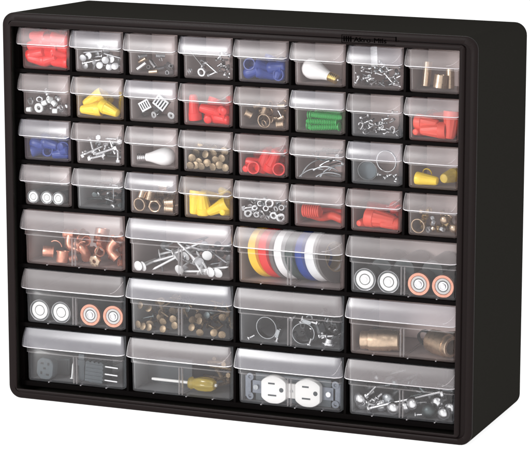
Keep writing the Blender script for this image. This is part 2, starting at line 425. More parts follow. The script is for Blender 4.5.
def m_anchor(L=24, r=2.8, mt='green'):
    b = MB(); x0 = -L/2; P = [(x0, 0), (x0, r*1.35), (x0+1, r*1.35), (x0+1.1, r)]
    x = x0 + 2
    while x < L/2 - 4: P += [(x, r), (x+1.1, r*.74), (x+1.2, r)]; x += 1.9
    P += [(L/2-2, r*.75), (L/2, r*.4), (L/2, 0)]
    b.lathe(P, 14)
    return b.mesh('wall_anchor', mt)
def m_coil(L=18, R=6, r=1., turns=8, mt='salmon'):
    b = MB(); n = turns*16
    b.tube([(-L/2 + L*k/n, R*math.cos(2*PI*turns*k/n), R*math.sin(2*PI*turns*k/n)) for k in range(n+1)], r, 6)
    b.lathe([(-L/2, 0), (-L/2, R-.9), (L/2, R-.9), (L/2, 0)], 20)
    return b.mesh('coil', mt)
def m_arc(R=8, r=.7, a0=0, a1=PI, mt='copper', name='wire_loop'):
    b = MB(); n = 18
    b.tube([(R*math.cos(a0+(a1-a0)*k/n), 0, R*math.sin(a0+(a1-a0)*k/n)) for k in range(n+1)], r, 8)
    return b.mesh(name, mt)
def m_elbow(R=5, mt='copper'):
    b = MB(); pts = [(0,0,-9),(0,0,-4)] + [(7-7*math.cos(a), 0, 7*math.sin(a)-2) for a in [PI/2*k/6 for k in range(7)]] + [(12,0,5)]
    b.tube(pts, [R+.6, R+.5] + [R]*7 + [R+.6], 18)
    return b.mesh('pipe_elbow', mt)
def m_plate(w=13, h=11, mt='silver'):
    b = MB(); n = 4; sw = w/(2*n+1)
    b.box((-w/2,-.5,h*.34), (w/2,5,h/2)); b.box((-w/2,-.5,-h/2), (w/2,5,-h*.34)); b.box((-w/2+.1,3,-h*.34), (w/2-.1,4.9,h*.34), 1)
    for k in range(n+1): b.box((-w/2+2*k*sw, -.45, -h*.34), (-w/2+(2*k+1)*sw, 3, h*.34))
    return b.mesh('slotted_plate', [mt, 'dark'])
def m_hook(mt='silver'):
    b = MB(); b.tube([(-5,0,0),(-1,0,0)] + [(-1+2.2*math.sin(a), 0, 2.2-2.2*math.cos(a)) for a in [PI*1.2*k/8 for k in range(9)]], .6, 6)
    return b.mesh('small_hook', mt)
def m_curved(L=26, mt='steel'):
    b = MB(); b.tube([(-L/2 + L*k/10, 0, 4*(1-((k-5)/5)**2)) for k in range(11)], [1.3]+[.8]*9+[.3], 8)
    return b.mesh('curved_nail', mt)

P_ = {}
def pr(name, fn, *a, **k):
    key = (fn.__name__, a, tuple(sorted(k.items())))
    if key not in P_:
        P_[key] = fn(*a, **k)
    return P_[key]
NAMES = dict(screw='screw', bolt='bolt', nail='nail')

def rotq(d, roll=0.):
    d = Vector(d).normalized()
    return Vector((1,0,0)).rotation_difference(d) @ Quaternion((1,0,0), roll)
def bounds(me_list, q):
    P = [q @ v.co for me in me_list for v in me.vertices]
    return Vector((min(p.x for p in P), min(p.y for p in P), min(p.z for p in P)))/S, Vector((max(p.x for p in P), max(p.y for p in P), max(p.z for p in P)))/S
_bc = {}
def fit(dr, mes, q, x, y, z):
    """keep the piece inside its drawer: off the floor, the side walls and the front"""
    lo, hi = bounds(mes, q); d = DRAW[dr]
    x = max(d['x0'] - lo.x, min(d['x1'] - hi.x, x)); y = max(d['y0'] - lo.y, min(YB + (49 if dr[0] < 4 else 77) - hi.y, y))
    if z is None: z = d['z0'] - lo.z
    z = max(d['z0'] - lo.z, z)
    return x, y, z, lo, hi
def hmap(dr, x, y, lo, hi, k=.62):
    """highest thing already under this footprint"""
    g = DRAW[dr]['h']; cx, cy = (lo.x+hi.x)/2, (lo.y+hi.y)/2; hx, hy = (hi.x-lo.x)/2*k, (hi.y-lo.y)/2*k
    cells = []
    i0, i1 = int((x+cx-hx)//2.5), int((x+cx+hx)//2.5); j0, j1 = int((y+cy-hy)//2.5), int((y+cy+hy)//2.5)
    for i in range(i0, i1+1):
        for j in range(j0, j1+1): cells.append((i, j))
    return cells, max([g.get(c, 0.) for c in cells] or [0.])
def put(dr, name, me, xz, y, d=(1,0,0), roll=0., label='', cat='', group=None, drop=False, sub=()):
    """one loose piece inside drawer dr; drop=True lets it fall on what is already there"""
    q = rotq(d, roll); mes = [me] + [s[1] for s in sub]
    x, y, z, lo, hi = fit(dr, mes, q, xz[0], y, xz[1])
    cells, top = hmap(dr, x, y, lo, hi)
    if drop:
        z = DRAW[dr]['z0'] + top - lo.z
        lim = DRAW[dr]['z0'] + (HS if dr[0] < 4 else HL) - 5 - hi.z
        z = min(z, lim)
    for c_ in cells: DRAW[dr]['h'][c_] = max(DRAW[dr]['h'].get(c_, 0), top if not drop else 0, (z + lo.z + (hi.z-lo.z)*.72) - DRAW[dr]['z0'])
    if sub:
        o = bpy.data.objects.new(name, None); col.objects.link(o)
        link(sub[0][3] if len(sub[0]) > 3 else 'casing', me, o)
        for s in sub: link(s[0], s[1], o)
    else: o = link(name, me)
    o.rotation_mode = 'QUATERNION'; o.rotation_quaternion = q
    o.location = (x*S, y*S, z*S)
    tag(o, label, cat, group)
    return o
def jig(a=.2): return random.uniform(-a, a)
def rdir(tilt=.25):
    a = random.uniform(0, 2*PI); return (math.cos(a), math.sin(a), jig(tilt))
def heap(dr, n, makers, yr, name, lab, cat, xr=None, tilt=.25, maxh=None):
    maxh = maxh or (27 if dr[0] < 4 else 33)
    d = DRAW[dr]; xa, xb = xr or (d['x0'], d['x1'])
    gl = lab[1]
    for i in range(n):
        me = random.choice(makers)
        for _ in range(5):
            x, y, dd, ro = random.uniform(xa, xb), YB + random.uniform(*yr), rdir(tilt), random.uniform(0, 6.28)
            _x, _y, _z, lo, hi = fit(dr, [me], rotq(dd, ro), x, y, None)
            if hmap(dr, _x, _y, lo, hi)[1] + hi.z - lo.z < maxh:
                put(dr, name, me, (x, None), y, dd, ro, lab[0], cat, gl, drop=True); break

def fill(dr, mt, x0, x1, top, lab, cat, grp, L=19, r0=4.2, r1=6.3, depth=(19, 30, 42)):
    """connectors packed in layers, a few ends facing out"""
    n = 0
    for ly, yy in enumerate(depth):
        for k in range(4):
            z = DRAW[dr]['z0'] + 6.2 + k*8.0
            if z > DRAW[dr]['z0'] + top: break
            x = x0 + random.uniform(0, 5)
            while x < x1:
                if random.random() < (.2 if ly == 0 else 0): d = (jig(.3), random.choice([1, 1, -1]), jig(.3)); st = 11.5
                elif random.random() < .12: d = (jig(.4), .3, 1); st = 11
                else: d = (random.choice([1, -1]), jig(.5), jig(.35)); st = 16
                put(dr, 'wire_connector', pr('c', m_cap, L=L, r0=r0, r1=r1, mt=mt), (x + st/2, z + jig(1)), yy + jig(2) + (3 if st < 12 else 0), d, random.random(), lab, cat, grp); x += st
def place(dr): return DRAW[dr]['place']
def one(dr, name, me, xz, y, d, what, cat, roll=0., group=None, drop=False, sub=()):
    return put(dr, name, me, xz, y, d, roll, what, cat, group, drop, sub)
F = (0, 1, 0)                                 # heads and rings whose flat end faces the viewer
def caps(dr, colour, mt, spec, L=20, r0=3.6, r1=6.6):
    """spec: (x, depth, direction, description)"""
    for (xz, y, d, s, desc) in spec:
        me = pr('wire_connector', m_cap, L=round(L*s, 1), r0=round(r0*s, 1), r1=round(r1*s, 1), mt=mt)
        one(dr, 'wire_connector', me, xz, y, d, desc + (' in the ' + place(dr) if len((desc + ' ' + place(dr)).split()) < 15 else ', ' + place(dr).replace(' drawer of the ', ' drawer, ')), 'wire connector', 0, colour + ' wire connectors in the ' + place(dr))
def same(dr, what): return (what + ' in the ' + place(dr), what + 's in the ' + place(dr))

# ---- row 1
dr = (0, 0)
fill(dr, 'red', DRAW[dr]['x0'], DRAW[dr]['x1'], 31, 'bright red wire connector piled in the leftmost drawer of the top row', 'wire connector', 'red wire connectors in the leftmost drawer of the top row')
dr = (0, 1); lb = same(dr, 'grey flat-headed nail')
heap(dr, 26, [pr('n', m_nail, L=20, r=.8, hr=3.5, mt='zinc')], (8, 40), 'nail', lb, 'nail')
for xz, Y in (((76.8, 358.5),20),((83.9, 358.5),24),((91.0, 362.6),30),((105.0, 357.1),17),((112.4, 356.6),20),((99.7, 350.0),17),((107.0, 348.5),22),((79.0, 348.7),24),((115.5, 349.4),18)):
    put(dr, 'nail', pr('n', m_nail, L=14, r=.8, hr=3.7, mt='zinc'), xz, Y + 6, (jig(.35), 1, jig(.3)), 0, lb[0], 'nail', lb[1])
s = ((91.8, 354.7), 16.5, (0.97, 0.05, 0.23))
one(dr, 'nail', pr('n', m_nail, L=21, r=.9, hr=2.2, mt='silver'), s[0], s[1], s[2], 'bright nail lying across the grey nail heads in the second drawer of the top row', 'nail')
dr = (0, 2); lb = same(dr, 'short metal sleeve')
for s, Lq in ((((145.2, 352.6), 20.0, (0.76, 0.26, 0.60)),9),(((157.6, 355.3), 21.0, (0.73, -0.42, -0.54)),9),(((159.7, 347.2), 17.5, (0.98, 0.12, 0.12)),7),(((141.3, 357.2), 30.0, (0.88, 0.00, 0.47)),7)):
    put(dr, 'sleeve', pr('s', m_sleeve, L=Lq+2, R=2.1, r=1.5, mt='palebrass' if Lq == 7 else 'silver', rim=False), s[0], s[1], s[2], 0, lb[0], 'sleeve', lb[1])
one(dr, 'washer', pr('w', m_ring, R=2.8, r=1.5, t=1., mt='silver'), (163.5, 359.6), 26, (.5,1,.2), 'small upright metal washer in the third drawer of the top row', 'washer')
heap(dr, 9, [pr('s', m_sleeve, L=9, R=2.1, r=1.5, mt='zinc', rim=False)], (14, 50), 'sleeve', lb, 'sleeve')
one(dr, 'sleeve', pr('s', m_sleeve, L=8, R=2.5, r=1.7, mt='zinc', rim=False), (176.4, 347.5), 20, (.3,1,0), 'stubby dull sleeve at the inner corner of the third drawer, top row', 'sleeve')
dr = (0, 3)
s = ((197.6, 363.7), 19.0, (0.73, -0.24, -0.64))
one(dr, 'nail', pr('n', m_nail, L=25, r=.7, hr=2.4, mt='silver'), s[0], s[1], tuple(-v for v in s[2]), 'long silver nail leaning diagonally in the fourth drawer of the top row', 'nail')
one(dr, 'hex_nut', pr('n', m_nut, R=5., r=2.4, t=3.4, mt='silver'), (213.1, 350.6), 16, (.1,1,.15), 'big silver hex nut facing out of the fourth top-row drawer', 'nut')
one(dr, 'hex_nut', pr('n', m_nut, R=3.6, r=1.7, t=3., mt='silver'), (197.6, 350.7), 17, (.8,1,.2), 'small silver hex nut under the long nail, fourth top-row drawer', 'nut')
one(dr, 'hex_nut', pr('n', m_nut, R=3., r=1.4, t=2.4, mt='zinc'), (210.9, 360.0), 22, (-.4,1,.5), 'dull hex nut above the big nut in the fourth top-row drawer', 'nut')
s = ((222.9, 355.2), 18.5, (0.82, -0.16, -0.55))
one(dr, 'screw', pr('n', m_screw, L=18, r=1.2, hr=2.4), s[0], s[1], s[2], 'silver screw slanting down beside the big hex nut, fourth top-row drawer', 'screw')
s = ((224.1, 348.3), 16.0, (0.91, 0.00, 0.42))
one(dr, 'screw', pr('n', m_screw, L=10, r=1.1, hr=2.2), s[0], s[1], s[2], 'short silver screw on the floor of the fourth top-row drawer', 'screw')
s = ((227.2, 365.8), 30.0, (0.72, 0.00, 0.70))
one(dr, 'screw', pr('n', m_screw, L=13, r=1., hr=2.), s[0], s[1], s[2], 'thin screw standing tip up at the back of the fourth top-row drawer', 'screw')
lb = same(dr, 'small silver screw')
heap(dr, 24, [pr('n', m_screw, L=11, r=1.1, hr=2.2), pr('n', m_screw, L=8, r=1.1, hr=2.2)], (8, 40), 'screw', lb, 'screw', xr=(DRAW[dr]['x0']+26, DRAW[dr]['x1']), tilt=.6)
dr = (0, 4)
fill(dr, 'blue', DRAW[dr]['x0'], DRAW[dr]['x1'], 20, 'dark blue wire connector piled in the fifth drawer of the top row', 'wire connector', 'blue wire connectors in the fifth drawer of the top row')
def bulb(dr, xz, y, d, L, R, lab, basemat):
    k = L/40.; b = MB(); x0 = -20*k
    b.lathe([(x0, 0), (x0+.6*k, R*.38), (x0+2.*k, R*.66), (x0+5*k, R*.9), (x0+9*k, R), (x0+13*k, R*.97), (x0+18*k, R*.80), (x0+23*k, R*.60), (x0+27*k, R*.48), (x0+29*k, R*.44)], 32)
    s = MB(); P = [(x0+29*k, R*.44)]; x = x0 + 29.2*k
    for i in range(5): P += [(x, R*.40), (x+.8*k, R*.46), (x+1.7*k, R*.40)]; x += 1.8*k
    P += [(x+.4*k, R*.28), (x+.4*k, 0)]
    s.lathe(P, 24); t = MB(); t.lathe([(x+.3*k, 0), (x+.35*k, R*.16), (x+1.5*k, R*.12), (x+1.6*k, 0)], 12)
    one(dr, 'light_bulb', b.mesh('glass', 'glass'), xz, y, d, lab, 'light bulb', sub=(('screw_base', s.mesh('screw_base', basemat), None, 'glass_envelope'), ('contact', t.mesh('contact', 'silver'))))
dr = (0, 5); bulb(dr, (333.8, 354.9), 28, (.93,-.12,-.30), 42, 10.4, 'white light bulb tipped over with its gold screw base down', 'gold')
dr = (0, 6); lb = same(dr, 'tiny bright screw')
for s, L in ((((378.8, 352.1), 16.0, (0.52, 0.00, 0.85)),8),(((411.6, 355.6), 16.5, (0.70, -0.07, -0.71)),13),(((410.3, 362.6), 22.0, (0.95, 0.00, 0.32)),8),(((388.6, 354.6), 17.0, (0.95, 0.27, 0.18)),8),(((400.8, 358.8), 19.0, (0.96, -0.21, -0.21)),9),(((383.0, 361.7), 22.0, (0.76, 0.00, 0.65)),5),(((392.1, 353.3), 16.5, (0.79, 0.14, 0.60)),7)):
    put(dr, 'screw', pr('n', m_screw, L=L, r=.9, hr=1.9), s[0], s[1], s[2], 0, lb[0], 'screw', lb[1])
heap(dr, 44, [pr('n', m_screw, L=9, r=1., hr=2.1), pr('n', m_screw, L=8, r=.9, hr=1.9, mt='steel')], (4, 34), 'screw', lb, 'screw', tilt=.8)
b = MB(); b.box((-3.4,-.3,-10), (3.4,.3,10)); 
for k in range(6): b.box((-3.4,-.5,-9+k*3.3), (3.4,-.3,-7.8+k*3.3), 1)
one(dr, 'folded_tag', b.mesh('tag', ['zinc', 'nylon']), (387.4, 372.8), 40, (1,0,.05), 'pale ribbed strip standing upright behind the tiny screws', 'strip')
dr = (0, 7)
one(dr, 'brass_tube', pr('n', m_sleeve, L=24, R=4.4, r=3.4, mt='palebrass', rim=False), (443.9, 359.5), 36, (0.05,.1,1), 'tall pale brass tube standing upright in the rightmost top-row drawer', 'tube')
one(dr, 'brass_tube', pr('n', m_sleeve, L=13, R=6.2, r=5.2, mt='palebrass', rim=False), (462.2, 354.4), 24, (.1,.1,1), 'wide short brass tube in front in the rightmost top-row drawer', 'tube')
one(dr, 'brass_tube', pr('n', m_sleeve, L=20, R=4.2, r=3.2, mt='palebrass', rim=False), (468.7, 356.6), 34, (-.05,.1,1), 'brass tube against the inner side of the rightmost top-row drawer', 'tube')

# ---- row 2
dr = (1, 0)
for xz, y, d, R, t, lab in (((20.4, 310.1),18,(.2,1,.1),4.3,3,'silver hex nut, upper one at the outer end of the leftmost second-row drawer'),
        ((29.7, 312.6),20,(-.4,1,.4),3.9,3,'silver hex nut tilted behind the thick white ring, second-row drawer'),
        ((56.6, 305.8),17,(.4,1,.3),3.4,3,'silver hex nut at the inner end of the leftmost second-row drawer')):
    one(dr, 'hex_nut', pr('n', m_nut, R=R, r=1.9, t=t, mt='silver'), xz, y, d, lab, 'nut')
one(dr, 'spacer', pr('n', m_ring, R=5., r=2.3, t=3., mt='nylon', bev=.8), (30.5, 303.6), 17, (.1,1,.1), 'thick white ring facing out of the leftmost second-row drawer', 'spacer')
lb = same(dr, 'short white spacer')
sp = pr('n', m_sleeve, L=5, R=2.6, r=1.2, mt='nylon', rim=False)
for xz, y, d in (((35.2, 308.5),20,(1,.3,.5)),((40.2, 312.9),22,(.6,1,-.4)),((47.1, 308.9),19,(1,-.2,-.8)),((19.1, 301.0),17,(1,.1,.1)),((48.6, 301.4),17,(1,.3,0)),((38.8, 310.9),24,(.3,.2,1))):
    put(dr, 'spacer', sp, xz, y, d, 0, lb[0], 'spacer', lb[1])
lb = same(dr, 'little hex nut')
heap(dr, 30, [pr('n', m_nut, R=3.2, r=1.5, t=2.6, mt='silver'), pr('n', m_nut, R=2.8, r=1.3, t=2.4, mt='steel')], (10, 50), 'hex_nut', lb, 'nut', tilt=1.2)
dr = (1, 1)
caps(dr, 'yellow', 'yellow', (
    ((85.3, 304.6), 20, (.98,.1,.06), 1.12, 'yellow wire connector, lower of the crossed pair,'),
    ((81.7, 314.8), 27, (.85,.2,.50), 1.15, 'yellow wire connector, upper of the crossed pair,'),
    ((109.2, 306.0), 20, (-.94,.2,.30), 1.12, 'yellow wire connector lying apart at the inner end')))
lb = same(dr, 'yellow wire connector further back')
heap(dr, 4, [pr('c', m_cap, L=20, r0=3.6, r1=6.6, mt='yellow')], (40, 70), 'wire_connector', lb, 'wire connector')
dr = (1, 2)
one(dr, 'slotted_plate', pr('n', m_plate, w=11, h=10, mt='zinc'), (148.6, 312.9), 20, (.86,.1,.5), 'smaller slotted metal plate tilted in the second-row drawer', 'plate')
one(dr, 'slotted_plate', pr('n', m_plate, w=14, h=12, mt='zinc'), (164.2, 315.9), 24, (.80,.05,-.6), 'larger slotted metal plate leaning in the second-row drawer', 'plate')
one(dr, 'washer', pr('w', m_ring, R=3.6, r=1.2, t=1.2, mt='silver'), (160.1, 304.3), 17, (.4,1,.1), 'silver disc under the larger slotted plate', 'washer')
one(dr, 'washer', pr('w', m_ring, R=4., r=1.5, t=1.2, mt='silver'), (179.2, 304.9), 17, (.1,1,.3), 'silver disc beyond the slotted plates at the drawer end', 'washer')
lb = same(dr, 'dull metal disc'); heap(dr, 6, [pr('w', m_ring, R=3.4, r=1.4, t=1.2, mt='steel')], (18, 50), 'washer', lb, 'washer', tilt=1.)
dr = (1, 3)
fill(dr, 'red', DRAW[dr]['x0']+14, DRAW[dr]['x1'], 18, 'red wire connector heaped in the fourth drawer of the second row', 'wire connector', 'red wire connectors in the fourth drawer of the second row', L=22, r1=6.8)
one(dr, 'wire_connector', pr('c', m_cap, L=26, r0=3.8, r1=6.8, mt='red'), (201.9, 314.2), 22, (.05,.1,-1), 'red wire connector standing upright, nearest the outer side, second row', 'wire connector')
dr = (1, 4)
one(dr, 'wire_ring', pr('w', m_ring, R=7.2, r=6.2, t=1., mt='palebrass', bev=.3), (280.3, 304.6), 17, (.1,1,.12), 'large pale wire ring standing in the fifth second-row drawer', 'ring')
one(dr, 'wire_ring', pr('w', m_ring, R=3.6, r=2.7, t=.9, mt='palebrass', bev=.3), (279.0, 302.6), 20, (.5,1,.3), 'small ring seen inside the large ring, second row', 'ring')
sl = pr('s', m_sleeve, L=7, R=3.6, r=2.6, mt='palebrass')
for xz, y, d, lab in (((257.2, 311.2),22,(.8,.4,-.5),'tilted copper-toned sleeve at the outer end of the fifth second-row drawer'),((275.4, 313.1),28,(.2,.5,1),'copper-toned sleeve upright behind the large ring'),
        ((296.1, 303.0),18,(1,.3,.1),'copper-toned sleeve lying at the inner end of the fifth second-row drawer'),((252.8, 316.4),45,(1,.2,.3),'copper-toned sleeve glimpsed high behind the pull, fifth second-row drawer')):
    one(dr, 'sleeve', sl, xz, y, d, lab, 'sleeve')
s = ((296.2, 312.0), 21.0, (0.58, -0.19, -0.79))
one(dr, 'pin', pr('n', m_nail, L=10, r=.7, hr=1.2, mt='silver'), s[0], s[1], s[2], 'thin bright pin slanting over the copper sleeve, second row', 'pin')
lb = same(dr, 'small copper-toned sleeve'); heap(dr, 14, [sl], (30, 60), 'sleeve', lb, 'sleeve', tilt=.6)
dr = (1, 5)
for i in range(11):
    put(dr, 'wall_anchor', pr('a', m_anchor, L=34, r=3.2), (jig(5) + (DRAW[dr]['x0']+DRAW[dr]['x1'])/2 + 3, DRAW[dr]['z0'] + 4 + (i % 3)*6.2 + jig(.6)), 17.5 + (i//3)*7, (random.choice([1,-1]), jig(.06), jig(.1)), 0,
        'ribbed green wall anchor lying in the sixth drawer of the second row', 'wall anchor', 'green wall anchors in the second row')
dr = (1, 6); lb = same(dr, 'tiny bright hook'); hk = pr('h', m_hook)
for xz, y, d, ro in (((385.5, 308.0),16,(.55,0,1),0),((394.2, 306.8),17,(.9,.2,.5),1.5),((406.0, 305.8),16,(1,.2,.2),0),((413.3, 304.4),16,(1,.1,-.3),2),((418.1, 306.3),18,(.3,.2,1),0),((415.0, 313.4),24,(.8,.3,.4),1)):
    put(dr, 'small_hook', hk, xz, y, d, ro, lb[0], 'hook', lb[1])
lb = same(dr, 'tiny screw among the hooks'); heap(dr, 34, [pr('n', m_screw, L=8, r=1., hr=2.1), hk], (5, 36), 'screw', lb, 'screw', tilt=.6)
dr = (1, 7)
caps(dr, 'red', 'salmon', (
    ((456.3, 304.4), 19, (1,.1,.02), 1.3, 'red wire connector at the bottom front'),
    ((449.6, 313.2), 24, (-1,.15,.04), 1.2, 'red wire connector resting on the bottom one'),
    ((434.1, 301.4), 26, (.2,1,0), .9, 'small red wire connector at the outer end'),
    ((474.3, 311.7), 24, (.05,.15,1), 1.35, 'red wire connector standing upright')))
lb = same(dr, 'red wire connector at the back'); heap(dr, 5, [pr('c', m_cap, L=20, r0=3.6, r1=6.6, mt='salmon')], (36, 60), 'wire_connector', lb, 'wire connector')

# ---- row 3
dr = (2, 0)
fill(dr, 'blue', DRAW[dr]['x0'], DRAW[dr]['x1'], 20, 'blue wire connector piled in the leftmost drawer of the third row', 'wire connector', 'blue wire connectors in the third row')
dr = (2, 1); lb = same(dr, 'silver bolt')
for s, L, r, hr in ((((85.4, 262.2), 19.0, (0.87, 0.26, 0.42)),24,1.6,3.4),(((95.4, 255.0), 16.5, (0.97, 0.05, 0.26)),19,1.6,3.4),(((106.5, 264.2), 17.5, (-0.94, -0.03, -0.34)),26,1.8,3.6),(((117.6, 264.5), 21.0, (-0.11, 0.24, 0.97)),27,1.6,3.3),
        (((87.3, 266.9), 23.0, (0.41, -0.30, -0.86)),20,1.5,3.2),(((102.5, 263.3), 20.5, (-0.00, -0.44, -0.90)),16,1.5,3.2),(((109.1, 267.5), 25.0, (0.56, -0.46, -0.69)),20,1.5,3.),(((87.9, 260.5), 22.0, (0.98, -0.18, 0.04)),18,1.5,3.1)):
    put(dr, 'bolt', pr('b', m_bolt, L=L, r=r, hr=hr), s[0], s[1], s[2], random.random(), lb[0], 'bolt', lb[1])
heap(dr, 16, [pr('b', m_bolt, L=22, r=1.5, hr=3.2), pr('b', m_bolt, L=16, r=1.5, hr=3.2, mt='steel')], (10, 50), 'bolt', lb, 'bolt', tilt=.7)
dr = (2, 2); bulb(dr, (155.5, 258.6), 26, (-.97,-.1,-.08), 42, 9.4, 'white light bulb lying with its silver screw base towards the left', 'silver')
dr = (2, 3); lb = same(dr, 'round brass terminal end')
ds = pr('d', m_nail, L=9, r=3., hr=4., mt='oldbrass', ht=5.)
for xz, y in (((195.4, 262.9),19),((197.5, 253.6),16),((215.8, 266.3),20),((221.9, 268.3),24),((201.5, 262.4),22),((208.4, 259.4),19),((217.9, 258.8),17),((212.9, 253.6),16),((225.7, 255.5),16),((225.7, 262.6),20),((234.2, 264.6),18),((238.8, 254.9),16),((234.4, 270.3),24),((230.8, 257.5),17),((198.7, 267.8),28),((204.8, 253.2),18)):
    put(dr, 'terminal', ds, xz, y + 4.5, (jig(.25), 1, jig(.25)), 0, lb[0], 'terminal', lb[1])
heap(dr, 22, [ds, pr('d', m_nail, L=9, r=3., hr=4., mt='brass', ht=5.)], (18, 50), 'terminal', lb, 'terminal', tilt=.5)
dr = (2, 4)
caps(dr, 'red', 'red', (
    ((269.2, 255.4), 24, (.05,-1,.05), 1., 'first of two red wire connectors with open ends out'),
    ((295.8, 255.6), 24, (.1,-1,.1), 1., 'second of two red wire connectors with open ends out'),
    ((256.8, 253.7), 24, (.1,1,.1), .95, 'red wire connector with its tip facing out'),
    ((256.0, 260.4), 27, (.95,.2,-.2), 1.1, 'red wire connector lying on the outer side'),
    ((277.9, 261.8), 24, (-.4,.2,-1), 1.15, 'red wire connector leaning steeply at the middle'),
    ((287.5, 260.2), 24, (-.5,.2,-1), 1.2, 'red wire connector leaning beside the second open end')))
lb = same(dr, 'red wire connector at the back'); heap(dr, 12, [pr('c', m_cap, L=20, r0=3.6, r1=6.6, mt='red')], (26, 55), 'wire_connector', lb, 'wire connector')
dr = (2, 5); lb = same(dr, 'curved grey nail')
for s in (((331.0, 256.4), 17.0, (0.94, 0.09, 0.32)),((346.0, 260.0), 18.0, (1.00, 0.00, 0.03)),((327.9, 259.7), 23.0, (0.64, 0.37, 0.67)),((351.1, 265.6), 24.0, (0.98, 0.00, 0.18)),((354.8, 259.5), 18.0, (0.87, 0.22, 0.45)),((349.2, 255.0), 16.0, (0.99, 0.00, 0.12))):
    put(dr, 'curved_nail', pr('c', m_curved, L=26), s[0], s[1], s[2], random.uniform(-.5,.5), lb[0], 'nail', lb[1])
heap(dr, 40, [pr('c', m_curved, L=24), pr('n', m_nail, L=22, r=.8, hr=2., mt='steel'), pr('c', m_curved, L=24, mt='dark')], (6, 36), 'curved_nail', lb, 'nail', xr=(DRAW[dr]['x0']+18, DRAW[dr]['x1']), tilt=.3)
dr = (2, 6)
one(dr, 'hoop', pr('w', m_ring, R=11., r=10., t=2.5, mt='silver', bev=.3, seg=48), (408.4, 273.0), 22, (.12,1,.1), 'large bright thin ring, the higher of two in its drawer', 'ring')
one(dr, 'hoop', pr('w', m_ring, R=10., r=9.2, t=2.2, mt='steel', bev=.3, seg=48), (386.9, 261.6), 26, (-.1,1,.1), 'large dull ring, the lower of two in its drawer', 'ring')
b = MB(); b.lathe([(-.6,0),(-.6,8.8),(.6,8.8),(.6,0)], 40)
one(dr, 'disc', b.mesh('disc', 'disc'), (384.6, 260.6), 32, (-.1,1,.1), 'grey disc behind the lower of the two large rings', 'disc')
lb = same(dr, 'tiny fastener below the rings')
for xz, y, d in (((409.2, 257.6),17,(.6,1,.4)),((420.2, 256.5),17,(.3,.2,1)),((413.0, 260.0),18,(1,.3,.4)),((402.7, 259.8),18,(1,.5,-.3)),((418.9, 260.3),19,(1,.5,.7))):
    put(dr, 'screw', pr('n', m_screw, L=6, r=1.1, hr=2.2), xz, y, d, 0, lb[0], 'screw', lb[1])
dr = (2, 7)
one(dr, 'wire_connector', pr('c', m_cap, L=23, r0=4., r1=6.4, mt='yellow'), (451.4, 257.9), 19, (-1,.08,.06), 'bright yellow wire connector lying in the rightmost third-row drawer', 'wire connector')
one(dr, 'wire_connector', pr('c', m_cap, L=22, r0=4.6, r1=7.2, mt='oldyellow'), (471.9, 261.2), 27, (.25,1,.05), 'ochre wire connector beside the bright yellow one', 'wire connector')
one(dr, 'hoop', pr('w', m_ring, R=5., r=4.1, t=1.6, mt='yellow', bev=.3), (447.2, 262.3), 32, (.1,1,.3), 'thin yellow ring standing behind the yellow connector', 'ring')

# ---- row 4
def battery(dr, xz, R, L, kind, lab, grp):
    b = MB(); h = L/2
    b.lathe([(-h+.6, R*.84), (-h+.2, R*.97), (-h+.6, R), (h-.4, R), (h, R*.9), (h, 0)], 36)
    ring = MB(); nub = MB(); out = 'copper' if kind == 'copper' else 'zinc'
    ro = R*(.72 if kind == 'copper' else .82); ring.lathe([(-h+.65, R*.50), (-h+.1, R*.53), (-h, ro*.88), (-h+.1, ro*.96), (-h+.62, ro)], 36)
    pl = MB(); pl.lathe([(-h+.9, 0), (-h+.9, R*.97), (-h+.95, R*.975)], 32)
    if kind == 'copper': nub.lathe([(-h+.8, R*.44), (-h+.3, R*.42), (-h+.2, R*.30), (-h-1.2, R*.27), (-h-1.5, R*.2), (-h-1.5, 0)], 28)
    else: nub.lathe([(-h+.8, R*.44), (-h+.2, R*.43), (-h+.1, R*.30), (-h+.5, R*.25), (-h-.3, R*.2), (-h-.5, 0)], 28)
    jm = 'jacket'
    rim = MB(); rim.lathe([(-h+.7, R*(.73 if kind == 'copper' else .94)), (-h-.05, R*(.78 if kind == 'copper' else .96)), (-h-.1, R*1.0), (-h+1.2, R*1.012), (-h+3.5, R*1.012), (-h+3.5, R*.98)], 36)
    put(dr, 'battery', b.mesh('battery_casing', jm), xz, YB + 3 + h, (jig(.05), 1, jig(.02)), 0, lab, 'battery', grp,
        sub=(('end_ring', ring.mesh('end_ring', 'batwhite' if kind == 'copper' else 'white'), None, 'casing'), ('end_plate', pl.mesh('end_plate', 'darkgrey' if kind == 'copper' else 'grey')), ('terminal', nub.mesh('terminal', 'silver' if kind == 'copper' else 'white')), ('rim', rim.mesh('rim', out))))
dr = (3, 0)
for xz, w_ in (((21.7, 210.8),'leftmost'), ((37.5, 211.3),'middle'), ((52.6, 210.8),'innermost')):
    battery(dr, xz, 6.6, 48, 'white', w_ + ' of three small batteries showing white ends', 'three small batteries')
dr = (3, 1); lb = same(dr, 'dim dark pin')
heap(dr, 56, [pr('n', m_screw, L=20, r=1.3, hr=2.8, mt='steel'), pr('n', m_nail, L=24, r=1.2, hr=2.6, mt='dark'), pr('n', m_nail, L=20, r=1.3, hr=2.8, mt='dark')], (6, 34), 'pin', lb, 'pin', xr=(DRAW[dr]['x0']+12, DRAW[dr]['x1']-3))
one(dr, 'screw', pr('n', m_screw, L=7, r=1.2, hr=2.5), (113.9, 208.1), 17, (.2,1,.3), 'single bright screw head among the dark pins', 'screw')
s = ((110.3, 218.5), 24.0, (-0.01, 0.00, -1.00))
one(dr, 'pin', pr('n', m_nail, L=13, r=.6, hr=1.2, mt='steel'), s[0], s[1], s[2], 'thin upright steel pin above the bright screw head', 'pin')
dr = (3, 2)
